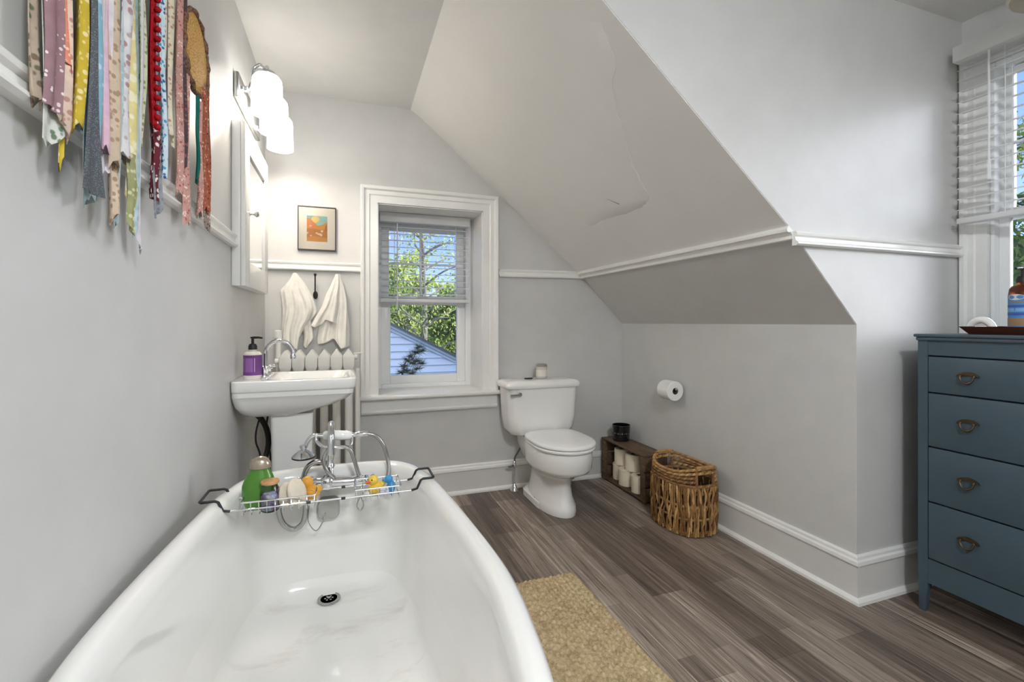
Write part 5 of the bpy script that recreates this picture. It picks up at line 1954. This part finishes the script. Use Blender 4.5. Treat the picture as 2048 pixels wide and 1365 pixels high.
def leaves(mb, c, rad, n, size, rr, squash=0.8):
    for _ in range(n):
        d = Vector((rr.gauss(0, 1), rr.gauss(0, 1), rr.gauss(0, 1)))
        d.normalize()
        p = Vector(c) + Vector((d.x * rad, d.y * rad, d.z * rad * squash)) * (rr.random() ** 0.5)
        a = Vector((rr.gauss(0, 1), rr.gauss(0, 1), rr.gauss(0, 1))).normalized()
        b = a.orthogonal().normalized()
        s = size * rr.uniform(0.6, 1.3)
        mb.add([p - a * s, p + b * s * 0.45, p + a * s, p - b * s * 0.45], [(0, 1, 2, 3)])


def tree(label, x, y, h, bole, leafm, bark, seed, n_leaf, size, crown0=0.25, spread=0.33, cat='tree', r0=0.13, clumps=46):
    rr = random.Random(seed)
    t = thing('tree', label, cat, (x, y, GZ))
    w = MB()
    trunk = spline([(x, y, GZ), (x + rr.uniform(-.1, .1), y, GZ + h * 0.3), (x + rr.uniform(-.2, .2), y, GZ + h * 0.6), (x + rr.uniform(-.3, .3), y, GZ + h)], 8)
    k = len(trunk)
    w.tube(trunk, [r0 * (1 - 0.85 * i / (k - 1)) for i in range(k)], 10)
    tips = []
    for b in range(clumps):
        f = crown0 + (0.98 - crown0) * (b + rr.random()) / clumps
        p = trunk[min(k - 1, int(f * (k - 1)))]
        a = rr.uniform(0, 2 * PI)
        L = h * spread * (1.15 - 0.75 * abs(f - 0.45)) * rr.uniform(0.45, 1.0)
        q1 = p + Vector((math.cos(a) * L * 0.5, math.sin(a) * L * 0.5, L * 0.30))
        q2 = p + Vector((math.cos(a + 0.3) * L, math.sin(a + 0.3) * L, L * rr.uniform(0.3, 0.7)))
        br = spline([p, q1, q2], 4)
        rb = r0 * 0.32 * (1 - 0.6 * f)
        w.tube(br, [rb * (1 - 0.8 * i / (len(br) - 1)) + 0.004 for i in range(len(br))], 6)
        tips += [q2, (q1 + q2) / 2]
    w.build('trunk', bark, t)
    lv = MB()
    per = max(4, n_leaf // len(tips))
    for q in tips:
        leaves(lv, q, h * 0.085, per, size, rr)
    lv.build('foliage', leafm, t, smooth=False)
    return t


pt_ = P(848, 660, Y=12.0)
tree('tall pale barked tree with sparse yellow green leaves behind the gable', pt_.x, 12.0, 7.6, 0.3, LYEL, BARK, 3, 2900, 0.045, 0.50, 0.17, r0=0.16, clumps=34)
for i, (x, y, h, sd, lm_, lab) in enumerate([
    (0.9, 19.0, 5.6, 11, LGRN, 'dense green tree left of the pale trunk beyond the gable'),
    (4.4, 18.5, 5.2, 12, LGRN, 'dense green tree right of the pale trunk beyond the gable'),
    (2.2, 24.0, 6.9, 13, LYEL, 'yellow green tree farthest behind the pale trunk'),
    (6.0, 24.0, 6.2, 15, LYEL, 'yellow green tree at the right edge of the back window'),
]):
    tree(lab, x, y, h, 0.3, lm_, BARKD, sd, 9000, 0.13, 0.12, 0.36, clumps=70)
for i, (x, y, h, sd, lm_, lab) in enumerate([
    (9.0, 3.4, 6.0, 21, LGRN, 'green tree outside the dormer window, nearest the house'),
    (13.0, 6.5, 8.5, 22, LYEL, 'taller pale green tree farther out beyond the dormer window'),
    (14.0, 4.6, 7.0, 23, LGRN, 'bushy green tree behind the nearest one outside the dormer window'),
]):
    tree(lab, x, y, h, 0.3, lm_, BARKD, sd, 6000, 0.10, 0.1, 0.36, clumps=60)
# young pine in front of the siding
pp = P(826, 720, Y=6.2)
pn = thing('young_pine', 'dark needled pine sprig in front of the blue siding', 'tree', (pp.x, 6.2, GZ))
m = MB()
top = P(838, 695, Y=6.2)
w = MB()
w.tube(spline([(pp.x - 0.15, 6.2, GZ), (pp.x - 0.18, 6.2, -1.0), P(805, 750, Y=6.2), P(826, 718, Y=6.2), top], 6), [0.014 * (1 - k / 26) + 0.003 for k in range(25)], 8)
w.build('trunk', BARKD, pn)
rr = random.Random(31)
for u, v in ((838, 695), (832, 706), (842, 703), (822, 714), (816, 722), (834, 722), (826, 728), (808, 733), (815, 742), (836, 738), (803, 746), (822, 748), (842, 728)):
    c = P(u, v, Y=6.2)
    for _ in range(90):
        d = Vector((rr.gauss(0, 1), rr.gauss(0, .8), rr.gauss(0.25, .6))).normalized()
        s = d.orthogonal().normalized() * 0.0035
        L = rr.uniform(0.06, 0.13)
        m.add([c - s, c + s, c + d * L], [(0, 1, 2)])
m.build('needles', LDRK, pn, smooth=False)
